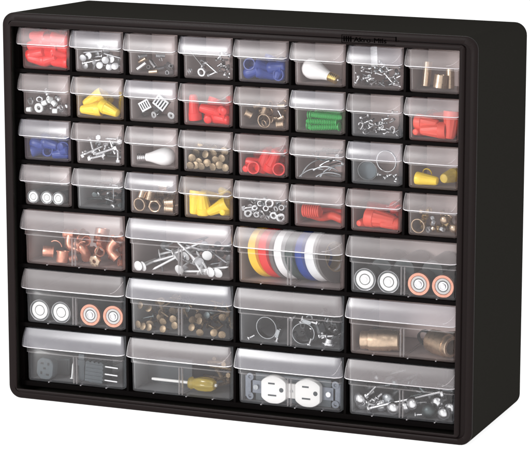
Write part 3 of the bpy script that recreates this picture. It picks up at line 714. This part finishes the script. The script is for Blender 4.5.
one(dr, 'wire_ring', pr('w', m_ring, R=7., r=5.6, t=3.5, mt='palebrass', bev=.4, seg=36), (141.5, 210.2), 18, (.15,1,.1), 'brass ring standing at the outer end of the third fourth-row drawer', 'ring')
one(dr, 'wire_ring', pr('n', m_nut, R=7., r=4.8, t=4.5, mt='palebrass'), (160.1, 209.8), 18, (-.1,1,.1), 'six-sided brass ring at the middle of the third fourth-row drawer', 'ring')
for xz, y, d, lab in (((135.1, 219.6),26,(.2,.3,1),'brass sleeve standing above the outer brass ring'),((149.3, 218.5),28,(.1,.4,1),'brass sleeve standing above the six-sided ring'),
        ((176.0, 215.7),19,(1,.1,.1),'brass sleeve, upper of two stacked at the inner end'),((175.4, 206.8),19,(1,.15,-.05),'brass sleeve, lower of two stacked at the inner end')):
    one(dr, 'sleeve', pr('s', m_sleeve, L=9, R=4., r=3., mt='palebrass'), xz, y, d, lab, 'sleeve')
lb = same(dr, 'small brass sleeve'); heap(dr, 9, [pr('s', m_sleeve, L=9, R=4., r=3., mt='palebrass')], (24, 60), 'sleeve', lb, 'sleeve', tilt=.5)
dr = (3, 3)
caps(dr, 'yellow', 'yellow', (
    ((198.9, 215.9), 22, (.08,.2,1), 1.2, 'yellow wire connector standing at the outer side'),
    ((212.5, 214.4), 20, (.02,.2,-1), 1.2, 'yellow wire connector standing at the middle'),
    ((228.3, 213.3), 20, (.85,.1,.45), 1.15, 'yellow wire connector tipped upward'),
    ((237.5, 206.4), 24, (.1,1,.02), .95, 'yellow wire connector pointing outward at the inner end')))
lb = same(dr, 'yellow wire connector behind'); heap(dr, 7, [pr('c', m_cap, L=20, r0=3.6, r1=6.6, mt='yellow')], (30, 60), 'wire_connector', lb, 'wire connector')
dr = (3, 4); lb = same(dr, 'silver washer'); ws = [pr('w', m_ring, R=4., r=2., t=.9), pr('w', m_ring, R=3., r=1.5, t=.8), pr('w', m_ring, R=4.6, r=2.6, t=.9)]
heap(dr, 26, ws, (6, 45), 'washer', lb, 'washer', tilt=1.2)
for xz, y in (((293.1, 217.8),17),((264.0, 216.3),20),((298.3, 209.4),16),((263.0, 211.1),17),((281.9, 221.1),26),((277.0, 211.3),18),((290.7, 210.9),17),((269.8, 217.1),18)):
    put(dr, 'washer', random.choice(ws), xz, y, (jig(.7), 1, jig(.5)), 0, lb[0], 'washer', lb[1])
lb = same(dr, 'silver hex nut'); nt_ = [pr('n', m_nut, R=3.4, r=1.6, t=2.6), pr('n', m_nut, R=3., r=1.4, t=2.4, mt='steel')]
for xz, y in (((272.6, 210.9),16),((281.8, 217.5),18),((274.0, 221.2),22),((284.6, 208.4),16),((297.7, 218.8),20)):
    put(dr, 'hex_nut', nt_[0], xz, y, (jig(.5), 1, jig(.5)), 0, lb[0], 'nut', lb[1])
heap(dr, 14, nt_, (6, 40), 'hex_nut', lb, 'nut', tilt=1.)
s = ((262.5, 217.2), 18.0, (0.97, 0.14, 0.21))
one(dr, 'bolt', pr('b', m_bolt, L=16, r=1.4, hr=2.8), s[0], s[1], s[2], 'silver bolt lying over the washers at the outer side', 'bolt')
dr = (3, 5)
one(dr, 'coil', pr('c', m_coil, L=18, R=5.6), (329.5, 217.6), 22, (1,.05,0), 'salmon ribbed coil lying in the sixth fourth-row drawer', 'coil')
b = MB(); b.tube([(-20+4*k, 3*math.sin(k*.5), 1.6*math.cos(k*.9)) for k in range(11)], 4.2, 16)
one(dr, 'hose', b.mesh('hose', 'salmon'), (340.6, 210.8), 32, (1,.02,0), 'red hose piece lying behind the salmon coil', 'hose')
b = MB(); b.tube([(-14+4*k, 2*math.sin(k*.6), 0) for k in range(8)], 3.4, 16)
one(dr, 'hose', b.mesh('hose', 'darkred'), (342.4, 214.3), 42, (1,.05,0), 'darker red hose piece furthest back behind the coil', 'hose')
dr = (3, 6)
caps(dr, 'red', 'salmon', (
    ((402.9, 214.4), 22, (-.97,.1,.08), 1.55, 'longest red wire connector lying across the middle'),
    ((384.4, 207.5), 22, (.35,1,0), .85, 'short red wire connector at the outer side'),
    ((418.8, 207.7), 21, (.9,.4,0), .95, 'short red wire connector at the inner end')))
lb = same(dr, 'red wire connector at the back'); heap(dr, 6, [pr('c', m_cap, L=22, r0=3.6, r1=6.6, mt='red')], (30, 60), 'wire_connector', lb, 'wire connector')
dr = (3, 7)
one(dr, 'wire_ring', pr('w', m_ring, R=7.4, r=6.3, t=2., mt='palebrass', bev=.3, seg=40), (442.2, 211.6), 18, (.1,1,.1), 'pale ring standing in the rightmost fourth-row drawer', 'ring')
dn = pr('d', m_dome, L=9, r=2.2, hr=4.6, mt='palebrass')
for xz, y, lab in (((468.5, 219.1),24,'dome-headed nut, uppermost in the rightmost fourth-row drawer'),((479.6, 211.7),22,'dome-headed nut at the inner end of the rightmost fourth-row drawer')):
    one(dr, 'dome_nut', dn, xz, y, (.15,1,.2), lab, 'dome nut')
lb = same(dr, 'small dull nut')
for xz, y, d in (((456.4, 219.0),24,(1,.4,.5)),((468.3, 210.1),18,(.2,.4,1)),((453.6, 208.6),20,(.6,1,.2)),((457.7, 215.5),22,(1,.4,-.4))):
    put(dr, 'hex_nut', pr('n', m_nut, R=3.4, r=1.6, t=3.4, mt='zinc'), xz, y, d, 0, lb[0], 'nut', lb[1])
heap(dr, 22, [pr('n', m_nut, R=3.8, r=1.8, t=3.6, mt='brass'), pr('n', m_nut, R=3.4, r=1.6, t=3.4, mt='palebrass')], (14, 46), 'hex_nut', lb, 'nut', tilt=1.)

# ---- row 5, large
dr = (4, 0)
def cup(L, R, mt='copper', hole=True):
    b = MB(); b.lathe([(-L/2, 0), (-L/2, R*.9), (-L/2+.8, R), (L/2-1.2, R), (L/2-1, R+.7), (L/2, R+.7), (L/2, R-1), (-L/2+1.5, R-1), (-L/2+1.5, 0)], 28); return b.mesh('copper_fitting', mt)
one(dr, 'copper_fitting', cup(12, 6.), (52.5, 146.0), 21, (.05,.15,1), 'copper pipe cap standing in front of the fittings', 'pipe fitting')
one(dr, 'copper_fitting', cup(11, 5.6), (33.5, 152.5), 26, (1,.5,-.1), 'copper pipe cap on its side at the outer end', 'pipe fitting')
one(dr, 'copper_elbow', pr('e', m_elbow, R=4.6), (105.0, 156.7), 28, (.6,.2,.7), 'copper elbow tipped up at the inner end', 'pipe fitting')
one(dr, 'copper_elbow', pr('e', m_elbow, R=4.6), (75.2, 154.3), 28, (-.8,.3,.3), 'copper elbow lying beyond the middle rib', 'pipe fitting', roll=1)
one(dr, 'copper_elbow', pr('e', m_elbow, R=4.6), (53.7, 154.9), 40, (.1,.3,.9), 'copper elbow further back at the middle', 'pipe fitting')
one(dr, 'square_nut', pr('n', m_nut, R=6.6, r=1.9, t=3.5, mt='palebrass'), (91.9, 146.1), 17, (.1,1,.15), 'pale copper nut with a dark hole facing out', 'nut')
one(dr, 'wire_loop', pr('w', m_arc, R=7, r=.6, a0=.3, a1=2.4), (43.1, 157.9), 24, (1,.1,-.2), 'thin copper wire loop rising over the front cap', 'wire')
one(dr, 'wire_loop', pr('w', m_arc, R=7, r=.6, a0=1.2, a1=3.4), (76.8, 159.8), 22, (1,.1,.1), 'thin copper wire loop just beyond the middle rib', 'wire')
s = ((91.8, 158.8), 23.0, (0.13, 0.50, 0.85))
one(dr, 'copper_pin', pr('n', m_nail, L=13, r=.8, hr=1.2, mt='palebrass'), s[0], s[1], s[2], 'copper pin leaning above the pale nut', 'pin')
one(dr, 'copper_block', pr('s', m_sleeve, L=16, R=7.4, r=6, mt='copper', rim=False), (82.2, 168.1), 50, (.1,.2,1), 'wide copper tube standing tall behind the others', 'pipe fitting')
lb = same(dr, 'loose copper fitting')
heap(dr, 26, [pr('s', m_sleeve, L=12, R=5., r=4.2, mt='copper'), pr('s', m_sleeve, L=8, R=3.2, r=2.4, mt='copper')], (14, 50), 'copper_sleeve', lb, 'pipe fitting', xr=(DRAW[dr]['x0']+24, DRAW[dr]['x1']), tilt=.7)
dr = (4, 1); lb = same(dr, 'galvanised roofing nail')
nl = pr('n', m_nail, L=30, r=1.2, hr=4.8, mt='zinc', ht=.7)
heap(dr, 34, [nl, pr('n', m_nail, L=26, r=1.2, hr=4.6, mt='steel', ht=.7)], (14, 60), 'nail', lb, 'nail', xr=(DRAW[dr]['x0']+20, DRAW[dr]['x1']-10), tilt=.5)
nw = pr('n', m_nail, L=30, r=1.2, hr=5.2, mt='brightzinc', ht=.7)
for xz, y, d in (((144.0, 146.0),28,(.25,1,.1)),((152.5, 145.7),28,(.5,1,.25)),((189.9, 151.6),30,(.2,1,.3)),((208.5, 156.1),24,(-.8,.5,.75)),((226.0, 148.1),28,(.3,1,.1)),((231.4, 146.1),28,(.1,1,.3)),
                 ((172.7, 162.0),34,(.9,.4,.2)),((195.0, 165.4),40,(.5,1,.5)),((209.5, 165.0),40,(-.3,1,.2))):
    put(dr, 'nail', nw, xz, y, d, 0, lb[0], 'nail', lb[1])
for s in (((168.5, 151.6), 22.0, (0.85, 0.16, 0.49)),((191.3, 168.1), 26.0, (-0.90, -0.17, -0.41)),((191.5, 166.3), 24.0, (0.80, -0.12, -0.58)),((166.5, 155.6), 26.0, (0.95, 0.00, 0.33)),((204.7, 144.0), 17.0, (1.00, 0.00, 0.08)),((225.7, 151.1), 20.0, (-0.98, 0.00, -0.19)),((200.6, 154.1), 21.0, (0.67, -0.29, -0.69))):
    put(dr, 'nail', nw, s[0], s[1], tuple(-v for v in s[2]), 0, lb[0], 'nail', lb[1])
dr = (4, 2)
th = math.radians(20); ln = math.tan(math.radians(13)); x = 256.2 + 13.5
for i, (wd, mt, cn) in enumerate(((10.5,'tape_yellow','yellow'),(11.,'tape_red','red'),(5.,'tape_grey','dark grey'),(10.5,'tape_white','white, first of two,'),(11,'tape_green','blackish green'),(9.5,'tape_blue','blue'),(12.,'tape_white','white, second of two,'),(4.,'tape_grey','pale grey'))):
    R = 26.2 - (.8 if i in (2, 4) else 0); ro = MB(); h = wd/2 - .2
    ro.lathe([(-h, R), (h, R), (h, 15.6), (-h, 15.6), (-h, R)], 72)
    co = MB(); co.lathe([(-h+.4, 15.5), (h-.4, 15.5), (h-.4, 14), (-h+.4, 14), (-h+.4, 15.5)], 40)
    put(dr, 'tape_roll', ro.mesh('tape', mt), (x + wd/2/math.cos(th), None), YB + 3.4 + 27.5, (math.cos(th),-math.sin(th),ln*math.cos(th)), 0, 'roll of ' + cn + ' tape standing on edge among the coloured rolls', 'tape roll', 'coloured tape rolls', sub=(('core', co.mesh('core', 'card'), None, 'tape'),))
    x += wd/math.cos(th)
dr = (4, 3)
for xz, kind, lab in (((387.8, 151.4),'white','outer one of two fat batteries with white ends, beneath the long red connectors'),((413.4, 152.3),'white','inner one of two fat batteries with white ends, beneath the long red connectors'),
                      ((445.1, 153.4),'copper','inner copper-rimmed fat battery just beyond the rib, below the dome nuts'),((470.4, 153.5),'copper','outermost copper-rimmed fat battery, below the dome nuts')):
    battery(dr, xz, 11.2, 48, kind, lab, 'fat batteries in the top row of large drawers')
jk = MB(); jk.lathe([(-24, 0), (-24, 10.6), (-23.4, 11.2), (23.4, 11.2), (24, 10.6), (24, 0)], 32); jk = jk.mesh('battery_casing', 'jacket')
for xz, lab in (((397.8, 161.2),'dark battery lying on top behind the white-ended pair'),((421.7, 162.5),'dark battery lying on top at the middle'),((451.7, 163.4),'dark battery lying on top behind the copper-rimmed pair')):
    one(dr, 'battery', jk, xz, 62, (0,1,0), lab, 'battery', group='dark batteries lying on top')

# ---- row 6
dr = (5, 0)
for xz, kind, lab in (((28.9, 90.0),'white','first fat white-ended battery under the copper fittings'),((54.0, 90.0),'white','second fat white-ended battery under the copper fittings'),
                      ((86.3, 90.7),'copper','first copper-rimmed battery under the copper fittings'),((112.7, 90.6),'copper','second copper-rimmed battery under the copper fittings')):
    battery(dr, xz, 11.2, 48, kind, lab, 'fat batteries in the middle row of large drawers')
dr = (5, 1); lb = same(dr, 'dull brass-headed tack')
tk = pr('t', m_nail, L=14, r=1., hr=3.9, mt='oldbrass', ht=1.2)
for xz, y in (((141.2, 86.7),17),((149.5, 88.9),20),((147.5, 82.0),16),((152.7, 81.4),18),((167.8, 92.8),18),((176.2, 93.8),22),((169.3, 81.9),16),((180.9, 87.7),19),((210.0, 93.9),19),((200.7, 85.7),18),((224.6, 83.5),15),((233.0, 81.8),15),((208.1, 82.3),16)):
    put(dr, 'tack', tk, xz, y + 7, (jig(.4), 1, jig(.4)), 0, lb[0], 'tack', lb[1])
heap(dr, 60, [tk, tk, pr('t', m_nail, L=14, r=1., hr=3.6, mt='dark', ht=1.2)], (14, 60), 'tack', lb, 'tack', tilt=.6)
dr = (5, 2)
def clamp(dr, xz, y, R, d, lab, mt='steel', roll=0):
    b = MB(); b.lathe([(-3.4, R), (3.4, R), (3.4, R-.7), (-3.4, R-.7), (-3.4, R)], 48)
    h = MB(); h.box((-3.8, -4.5, R+.1), (3.8, 4.5, R+3.6)); s = MB()
    s.tube([(0, -9, R+2), (0, 5, R+2)], 1.5, 10); s.tube([(0, -10.5, R+2), (0, -9, R+2)], 2.9, 6)
    one(dr, 'hose_clamp', b.mesh('band', mt), xz, y, d, lab, 'hose clamp', roll=roll, sub=(('screw_housing', h.mesh('screw_housing', mt), None, 'band'), ('screw', s.mesh('screw', 'silver'))))
clamp(dr, (283.3, 90.4), 20, 11.6, (.1,1,.08), 'round hose clamp standing at the outer half of its drawer', roll=2.0)
clamp(dr, (321.4, 92.8), 22, 11.4, (-.25,1,.1), 'hose clamp just beyond the middle rib, standing', roll=.4)
clamp(dr, (328.5, 93.1), 30, 10.5, (.5,1,.1), 'hose clamp overlapping behind the standing one', roll=1.2)
clamp(dr, (341.5, 97.1), 44, 12, (.3,1,.3), 'hose clamp leaning at the inner back corner', 'dark', roll=-.6)
lb = same(dr, 'bright clamp screw')
for xz, y, d in (((266.1, 83.8),17,(.9,.5,.5)),((308.9, 106.7),24,(.3,1,.3)),((319.5, 106.6),22,(.2,.4,1)),((329.6, 81.8),17,(.2,.5,1)),((343.7, 92.5),18,(1,.2,.1)),((351.1, 92.8),18,(1,.1,.1)),((346.7, 85.8),18,(.4,.6,.5))):
    put(dr, 'screw', pr('n', m_screw, L=9, r=1.3, hr=2.8), xz, y, d, 0, lb[0], 'screw', lb[1])
lb = same(dr, 'loose steel fastener'); heap(dr, 22, [pr('n', m_nut, R=4.2, r=2., t=3., mt='steel'), pr('w', m_ring, R=5., r=2.4, t=1., mt='steel'), pr('n', m_screw, L=14, r=1.5, hr=3., mt='silver')], (20, 70), 'fastener', lb, 'fastener', xr=(DRAW[dr]['x0']+45, DRAW[dr]['x1']), tilt=.6)
b = MB(); b.lathe([(-4,0),(-4,6),(-3,7),(-1,7),(-.6,4.6),(3,4.2),(4,3),(4,0)], 24, shape=None)
one(dr, 'wing_nut', b.mesh('wing_nut', 'silver'), (348.5, 83.9), 20, (.1,.2,1), 'bright flanged nut lying at the inner end under the clamps', 'nut')
dr = (5, 3)
def coupling(L, R):
    b = MB(); b.lathe([(-L/2, R*.80), (-L/2+.6, R*.86), (-L*.30, R*.86), (-L*.28, R*.98), (-L*.1, R*1.), (L*.25, R), (L*.28, R*.92), (L/2-1, R*.92), (L/2, R*.84), (L/2, R*.66), (-L/2, R*.62), (-L/2, R*.80)], 36); return b.mesh('coupling', 'palebrass')
one(dr, 'coupling', coupling(40, 10.8), (402.2, 89.2), 23, (.97,.12,.04), 'fat brass coupling lying lengthwise under the batteries', 'pipe coupling')
one(dr, 'coupling', coupling(32, 12.), (468.6, 91.8), 24, (-.86,.5,.04), 'fat brass coupling with its bright end turned out', 'pipe coupling')
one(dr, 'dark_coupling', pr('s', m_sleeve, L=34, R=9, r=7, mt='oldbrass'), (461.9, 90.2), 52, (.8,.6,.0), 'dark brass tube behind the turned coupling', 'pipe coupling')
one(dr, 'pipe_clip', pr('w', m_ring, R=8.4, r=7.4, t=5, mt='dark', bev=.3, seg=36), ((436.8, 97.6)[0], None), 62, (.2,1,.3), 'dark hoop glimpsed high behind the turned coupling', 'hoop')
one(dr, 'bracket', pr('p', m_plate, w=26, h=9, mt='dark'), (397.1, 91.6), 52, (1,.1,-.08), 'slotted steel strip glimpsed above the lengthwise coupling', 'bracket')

# ---- row 7
dr = (6, 0)
def face(mt='grey'):
    b = MB(); n = 40
    def L(y, k): 
        R = []
        for i in range(n):
            a = 2*PI*i/n; x = 10.5*math.cos(a)*k; z = 12.5*math.sin(a)*k
            R.append((max(-9.8*k, min(9.8*k, x*1.04)), y, max(-11.6*k, min(11.6*k, z*1.0))))
        return R
    b.rings([L(-3,.94), L(-2.2,1), L(6,1)], cap0=True, cap1=True)
    return b
def holes(spec, y=-3.1, mi=0):
    b = MB()
    for x, z, w_, h_ in spec: b.box((x-w_/2, y-.05, z-h_/2), (x+w_/2, y+.6, z+h_/2))
    return b
b = face(); c_ = holes([(-3.6, 5.4, 3.6, 2.), (3.8, 5.8, 2.2, 3.2), (-.4, .4, 3., 2.2), (-3.8, -5., 2.2, 3.2), (3.6, -5.8, 3.6, 2.)], -3.15)
one(dr, 'outlet_plug', b.mesh('plug', 'grey'), (33.5, 26.3), 17, (1,-.05,-.1), 'rounded grey plug with five dark slots facing out', 'plug', sub=(('hole', c_.mesh('hole', 'black'), None, 'housing'),))
b = MB(); 
b.box((-10,-7,-11), (10,16,9.5)); b.box((-7,-3,-13.2),(7,12,-11)); 
for k in range(5): b.box((-9.6,-7.9,-10.2+k*4), (9.6,-7,-8.2+k*4))
for k in range(4): b.box((-8.8+k*4.8,-6.6,9.5),(-6+k*4.8,6.6,10.6))
p_ = []
for z in (6.5, -1.5, -8.):
    q = MB(); q.box((10,-4.6,z-.7),(25,-1.2,z+.7)); p_.append(('prong', q.mesh('prong', 'silver')))
p_[0] = p_[0] + (None, 'housing')
one(dr, 'ribbed_plug', b.mesh('plug', 'grey'), (89.1, 29.2), 24, (1,.06,-.06), 'ribbed grey plug with three metal prongs sticking out sideways', 'plug', sub=tuple(p_))
b = MB(); b.box((-14,-6,-9),(14,6,9)); b.box((-12,-6.8,-7),(12,-6,7))
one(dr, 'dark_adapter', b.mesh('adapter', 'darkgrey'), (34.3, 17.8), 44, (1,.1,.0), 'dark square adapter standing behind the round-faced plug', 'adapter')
s = ((63.8, 29.9), 18.5, (0.01, 0.16, 0.99))
one(dr, 'white_pin', pr('n', m_nail, L=17, r=.8, hr=2., mt='nylon'), s[0], s[1], s[2], 'thin pale pin upright beside the middle rib among the grey plugs', 'pin')
b = MB(); b.box((-3,-3,-14),(3,3,14)); b.box((-4,-4,2),(4,4,8))
one(dr, 'grey_post', b.mesh('post', 'grey'), (69.3, 29.3), 30, (1,.1,.0), 'narrow grey post standing between the two plugs', 'connector')
dr = (6, 1)
bl = MB(); bl.lathe([(-28,0),(-28,1.3),(-25,1.6),(14,1.6),(14,0)], 14)
hn = MB(); hp = []
for x, r in ((14,3.4),(14.6,5.2),(17,5.9),(19.5,4.6),(22,5.2),(26,6.3),(34,6.3),(40,5.6),(42.5,4.2),(43.3,0)): hp.append((x, r*1.12))
n_ = 48
hn.rings([[(x, r*(1+.07*math.cos(6*2*PI*k/n_)*(1 if 22 <= x <= 41 else 0))*math.cos(2*PI*k/n_), r*(1+.07*math.cos(6*2*PI*k/n_)*(1 if 22 <= x <= 41 else 0))*math.sin(2*PI*k/n_)) for k in range(n_)] for x, r in hp])
hc = MB(); hc.lathe([(14.5,0),(14.5,2.4),(36,2.4),(37,0)], 12)
ec = MB(); ec.lathe([(43.1,0),(43.1,1.9),(45,1.6),(45.1,0)], 12)
one(dr, 'screwdriver', bl.mesh('blade', 'white'), (179.2, 27.7), 26, (1,.0,-.005), 'screwdriver with a see-through amber handle and pale shaft', 'screwdriver', sub=(('handle', hn.mesh('handle', 'amber'), None, 'blade'), ('core', hc.mesh('core', 'oldbrass')), ('end_cap', ec.mesh('end_cap', 'white'))))
b = MB(); b.box((-25,-1.5,-14),(25,1.5,14))
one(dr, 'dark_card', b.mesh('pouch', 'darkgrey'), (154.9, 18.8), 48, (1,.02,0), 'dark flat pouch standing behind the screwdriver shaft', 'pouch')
lb = same(dr, 'dark spare driver bit'); heap(dr, 16, [pr('n', m_bolt, L=24, r=2., hr=3.2, mt='oldbrass')], (34, 60), 'driver_bit', lb, 'driver bit', xr=(DRAW[dr]['x0']+60, DRAW[dr]['x1']), tilt=.2)
dr = (6, 2)
st = MB()                                     # the metal strap with its ears
st.box((-46,1.6,-6.5),(46,2.6,6.5)); st.box((-52,1.6,-11),(-44,2.6,11)); st.box((44,1.6,-11),(52,2.6,11)); 
bk = MB(); bk.box((-41,2.7,-14),(41,24,14)); br = MB(); br.box((-7,-1.6,-7.5),(7,1.5,7.5))
subs = [('back_box', bk.mesh('back_box', 'grey'), None, 'strap'), ('bridge', br.mesh('bridge', 'white'))]
def rface(cx):
    b = MB(); n = 56
    def L(y, k): return [(cx + max(-13.6, min(13.6, 16.5*math.cos(2*PI*i/n)))*k, y, 14.6*math.sin(2*PI*i/n)*k) for i in range(n)]
    b.rings([L(1.5,1), L(-3.6,1), L(-4.4,.965), L(-4.5,.93)], cap1=True)
    h = holes([(cx-2.2, 6.6, 7.2, 1.7), (cx-1.4, -5.6, 9.2, 1.7)], -4.55); h.tube([(cx+8.6,-4.62,.6),(cx+8.6,-3.8,.6)], 2.4, 16)
    return b, h
for cx_ in (-18.5, 18.5):
    bf, bh = rface(cx_); subs += [('receptacle', bf.mesh('receptacle', 'white')), ('slot', bh.mesh('slot', 'darkgrey'))]
for x_, z_, mt in ((-39.5,0,'steel'),(39.5,0,'silver'),):
    q = MB(); q.tube([(x_,-1.2,z_),(x_,1.5,z_)], 2.7, 14); subs.append(('screw', q.mesh('screw', mt)))
q = MB(); q.tube([(0,-2.6,0),(0,-1.6,0)], 1.5, 12); subs.append(('screw', q.mesh('screw', 'steel')))
for x_, z_ in ((-46.5,10),(-46.5,-10),(46.5,10),(46.5,-10)):
    q = MB(); q.rings([[(x_+r*math.cos(2*PI*k/20), y_, z_+r*math.sin(2*PI*k/20)) for k in range(20)] for r, y_ in ((1.8,1.4),(1.8,.6),(3.9,.6),(3.9,1.5))]); subs.append(('ear', q.mesh('ear', 'bluesteel')))
one(dr, 'wall_outlet', st.mesh('strap', 'bluesteel'), (310.3, 27.7), 19, (1,0,-.0), 'white double wall outlet on a metal strap, facing out', 'wall outlet', sub=tuple(subs))
dr = (6, 3)
dm = {L: pr('d', m_dome, L=L, r=2.3, hr=7.) for L in (24, 40, 74)}
lab = ' among the dome-headed bolts'
s = ((428.6, 31.7), 21.5, (0.95, 0.11, 0.29))
b = pr('d', m_dome, L=80, r=1.7, hr=4.8)
one(dr, 'bolt', b, s[0], s[1], s[2], 'longest silver bolt slanting right across the lowest rightmost drawer', 'bolt')
b = MB(); b.lathe([(-1.2,0),(-1.2,4.2),(1.2,4.2),(1.2,0)], 20)
one(dr, 'washer', b.mesh('washer', 'silver'), (467.9, 43.4), 25, (1,.3,.3), 'flat disc at the upper tip of the longest bolt', 'washer')
for xz, y, d, L, lab in (((383.2, 32.1),27,(.5,1,.25),24,'dome-headed bolt nearest the outer upper side'),((419.4, 23.2),27,(.1,1,.1),24,'dome-headed bolt low down just before the middle rib'),
        ((441.2, 30.5),27,(.5,1,-.15),24,'dome-headed bolt just beyond the middle rib'),((472.5, 25.4),27,(.1,1,.1),24,'dome-headed bolt lowest at the inner end'),((477.5, 28.4),36,(.2,1,.1),24,'dome-headed bolt tucked in the inner corner')):
    one(dr, 'bolt', dm[L], xz, y, d, lab, 'bolt')
lb = same(dr, 'bright bolt head behind the front ones')
for xz, y in (((401.0, 21.2),34),((429.2, 23.5),36),((461.8, 31.4),38),((375.6, 17.9),34)):
    put(dr, 'bolt', dm[24], xz, y, (jig(.5), 1, jig(.2)), 0, lb[0], 'bolt', lb[1])
one(dr, 'bolt', pr('d', m_dome, L=24, r=2.3, hr=6.8, mt='steel'), (411.7, 33.4), 34, (.2,1,.2), 'dull dome-headed bolt above the low bright one', 'bolt')
one(dr, 'bolt', pr('d', m_dome, L=24, r=2.3, hr=7.4, mt='dark'), (456.1, 23.0), 28, (.1,1,.05), 'dark dome-headed bolt between two bright ones', 'bolt')
s = ((392.9, 38.1), 24.0, (0.63, 0.26, 0.73))
one(dr, 'bolt', pr('b', m_bolt, L=16, r=1.4, hr=2.6, mt='silver'), s[0], s[1], s[2], 'thin bolt leaning up beside the outer dome head', 'bolt')
lb = same(dr, 'grey bolt lying at the back')
heap(dr, 26, [pr('d', m_dome, L=40, r=2.3, hr=6.4, mt='steel'), pr('d', m_dome, L=30, r=2.3, hr=6., mt='dark')], (26, 70), 'bolt', lb, 'bolt', tilt=.25)
lb = same(dr, 'small silver screw by the outer dome head')
lb = ('small silver screw by the outer dome head in the lowest rightmost drawer', 'small screws by the dome heads')
for xz, y, d in (((394.5, 29.7),20,(1,.3,.5)),((398.5, 31.9),22,(.3,1,.4)),((402.6, 35.3),24,(.8,.3,.8)),((395.6, 26.6),19,(.7,.8,-.3)),((446.5, 21.3),16,(1,.3,.1))):
    put(dr, 'screw', pr('n', m_screw, L=9, r=1.3, hr=2.8), xz, y, d, 0, lb[0], 'screw', lb[1])


# ------------------------------------------------------------------ camera, light
cd = bpy.data.cameras.new('camera'); cam = bpy.data.objects.new('camera', cd); col.objects.link(cam)
yaw, pitch, roll, cx_, cy_, cz_, f_, ppx, ppy = (0.28141, 1.41018, 0.02246, 1146.83524, -1933.06261, 614.73079, 2154.85497, 556.62845, 160.69880)
Rz = Matrix.Rotation(yaw, 3, 'Z'); Rx = Matrix.Rotation(pitch, 3, 'X'); Rr = Matrix.Rotation(roll, 3, 'Z')
cam.rotation_mode = 'QUATERNION'; cam.rotation_quaternion = (Rz @ Rx @ Rr).to_quaternion()
cam.location = (cx_*S, cy_*S, cz_*S)
cd.sensor_fit = 'HORIZONTAL'; cd.sensor_width = 36; cd.lens = 36*f_/530
cd.shift_x = (265 - ppx)/530; cd.shift_y = (ppy - 225)/530
cd.clip_start = .05; cd.clip_end = 100
sc.camera = cam

w = bpy.data.worlds.new('World'); sc.world = w; w.use_nodes = True
w.node_tree.nodes['Background'].inputs[0].default_value = (1, 1, 1, 1)
w.node_tree.nodes['Background'].inputs[1].default_value = 1.02
def area(name, loc, tgt, size, power, colr=(1,1,1), sy=None):
    ld = bpy.data.lights.new(name, 'AREA'); ld.size = size; ld.energy = power; ld.color = colr
    if sy: ld.shape = 'RECTANGLE'; ld.size_y = sy
    lo = bpy.data.objects.new(name, ld); col.objects.link(lo); lo.location = loc
    lo.rotation_euler = (Vector(tgt) - Vector(loc)).to_track_quat('-Z', 'Y').to_euler()
    return lo
area('softbox_lamp', (-.6, -1.7, .75), (.25, 0, .2), .5, 30)
area('strip_lamp', (.9, -1.3, 1.5), (.3, 0, .2), .25, 4, sy=.9)
area('underlight_fill', (.25, 0, -1.5), (.25, 0, 0), 11, 190)  # added fill beneath the ground sheet, hides the contact shadow
sc.view_settings.view_transform = 'Standard'; sc.view_settings.look = 'None'
sc.view_settings.exposure = 0; sc.view_settings.gamma = 1
sc.cycles.transparent_max_bounces = 40; sc.cycles.max_bounces = 10; sc.cycles.diffuse_bounces = 4
sc.cycles.use_denoising = True
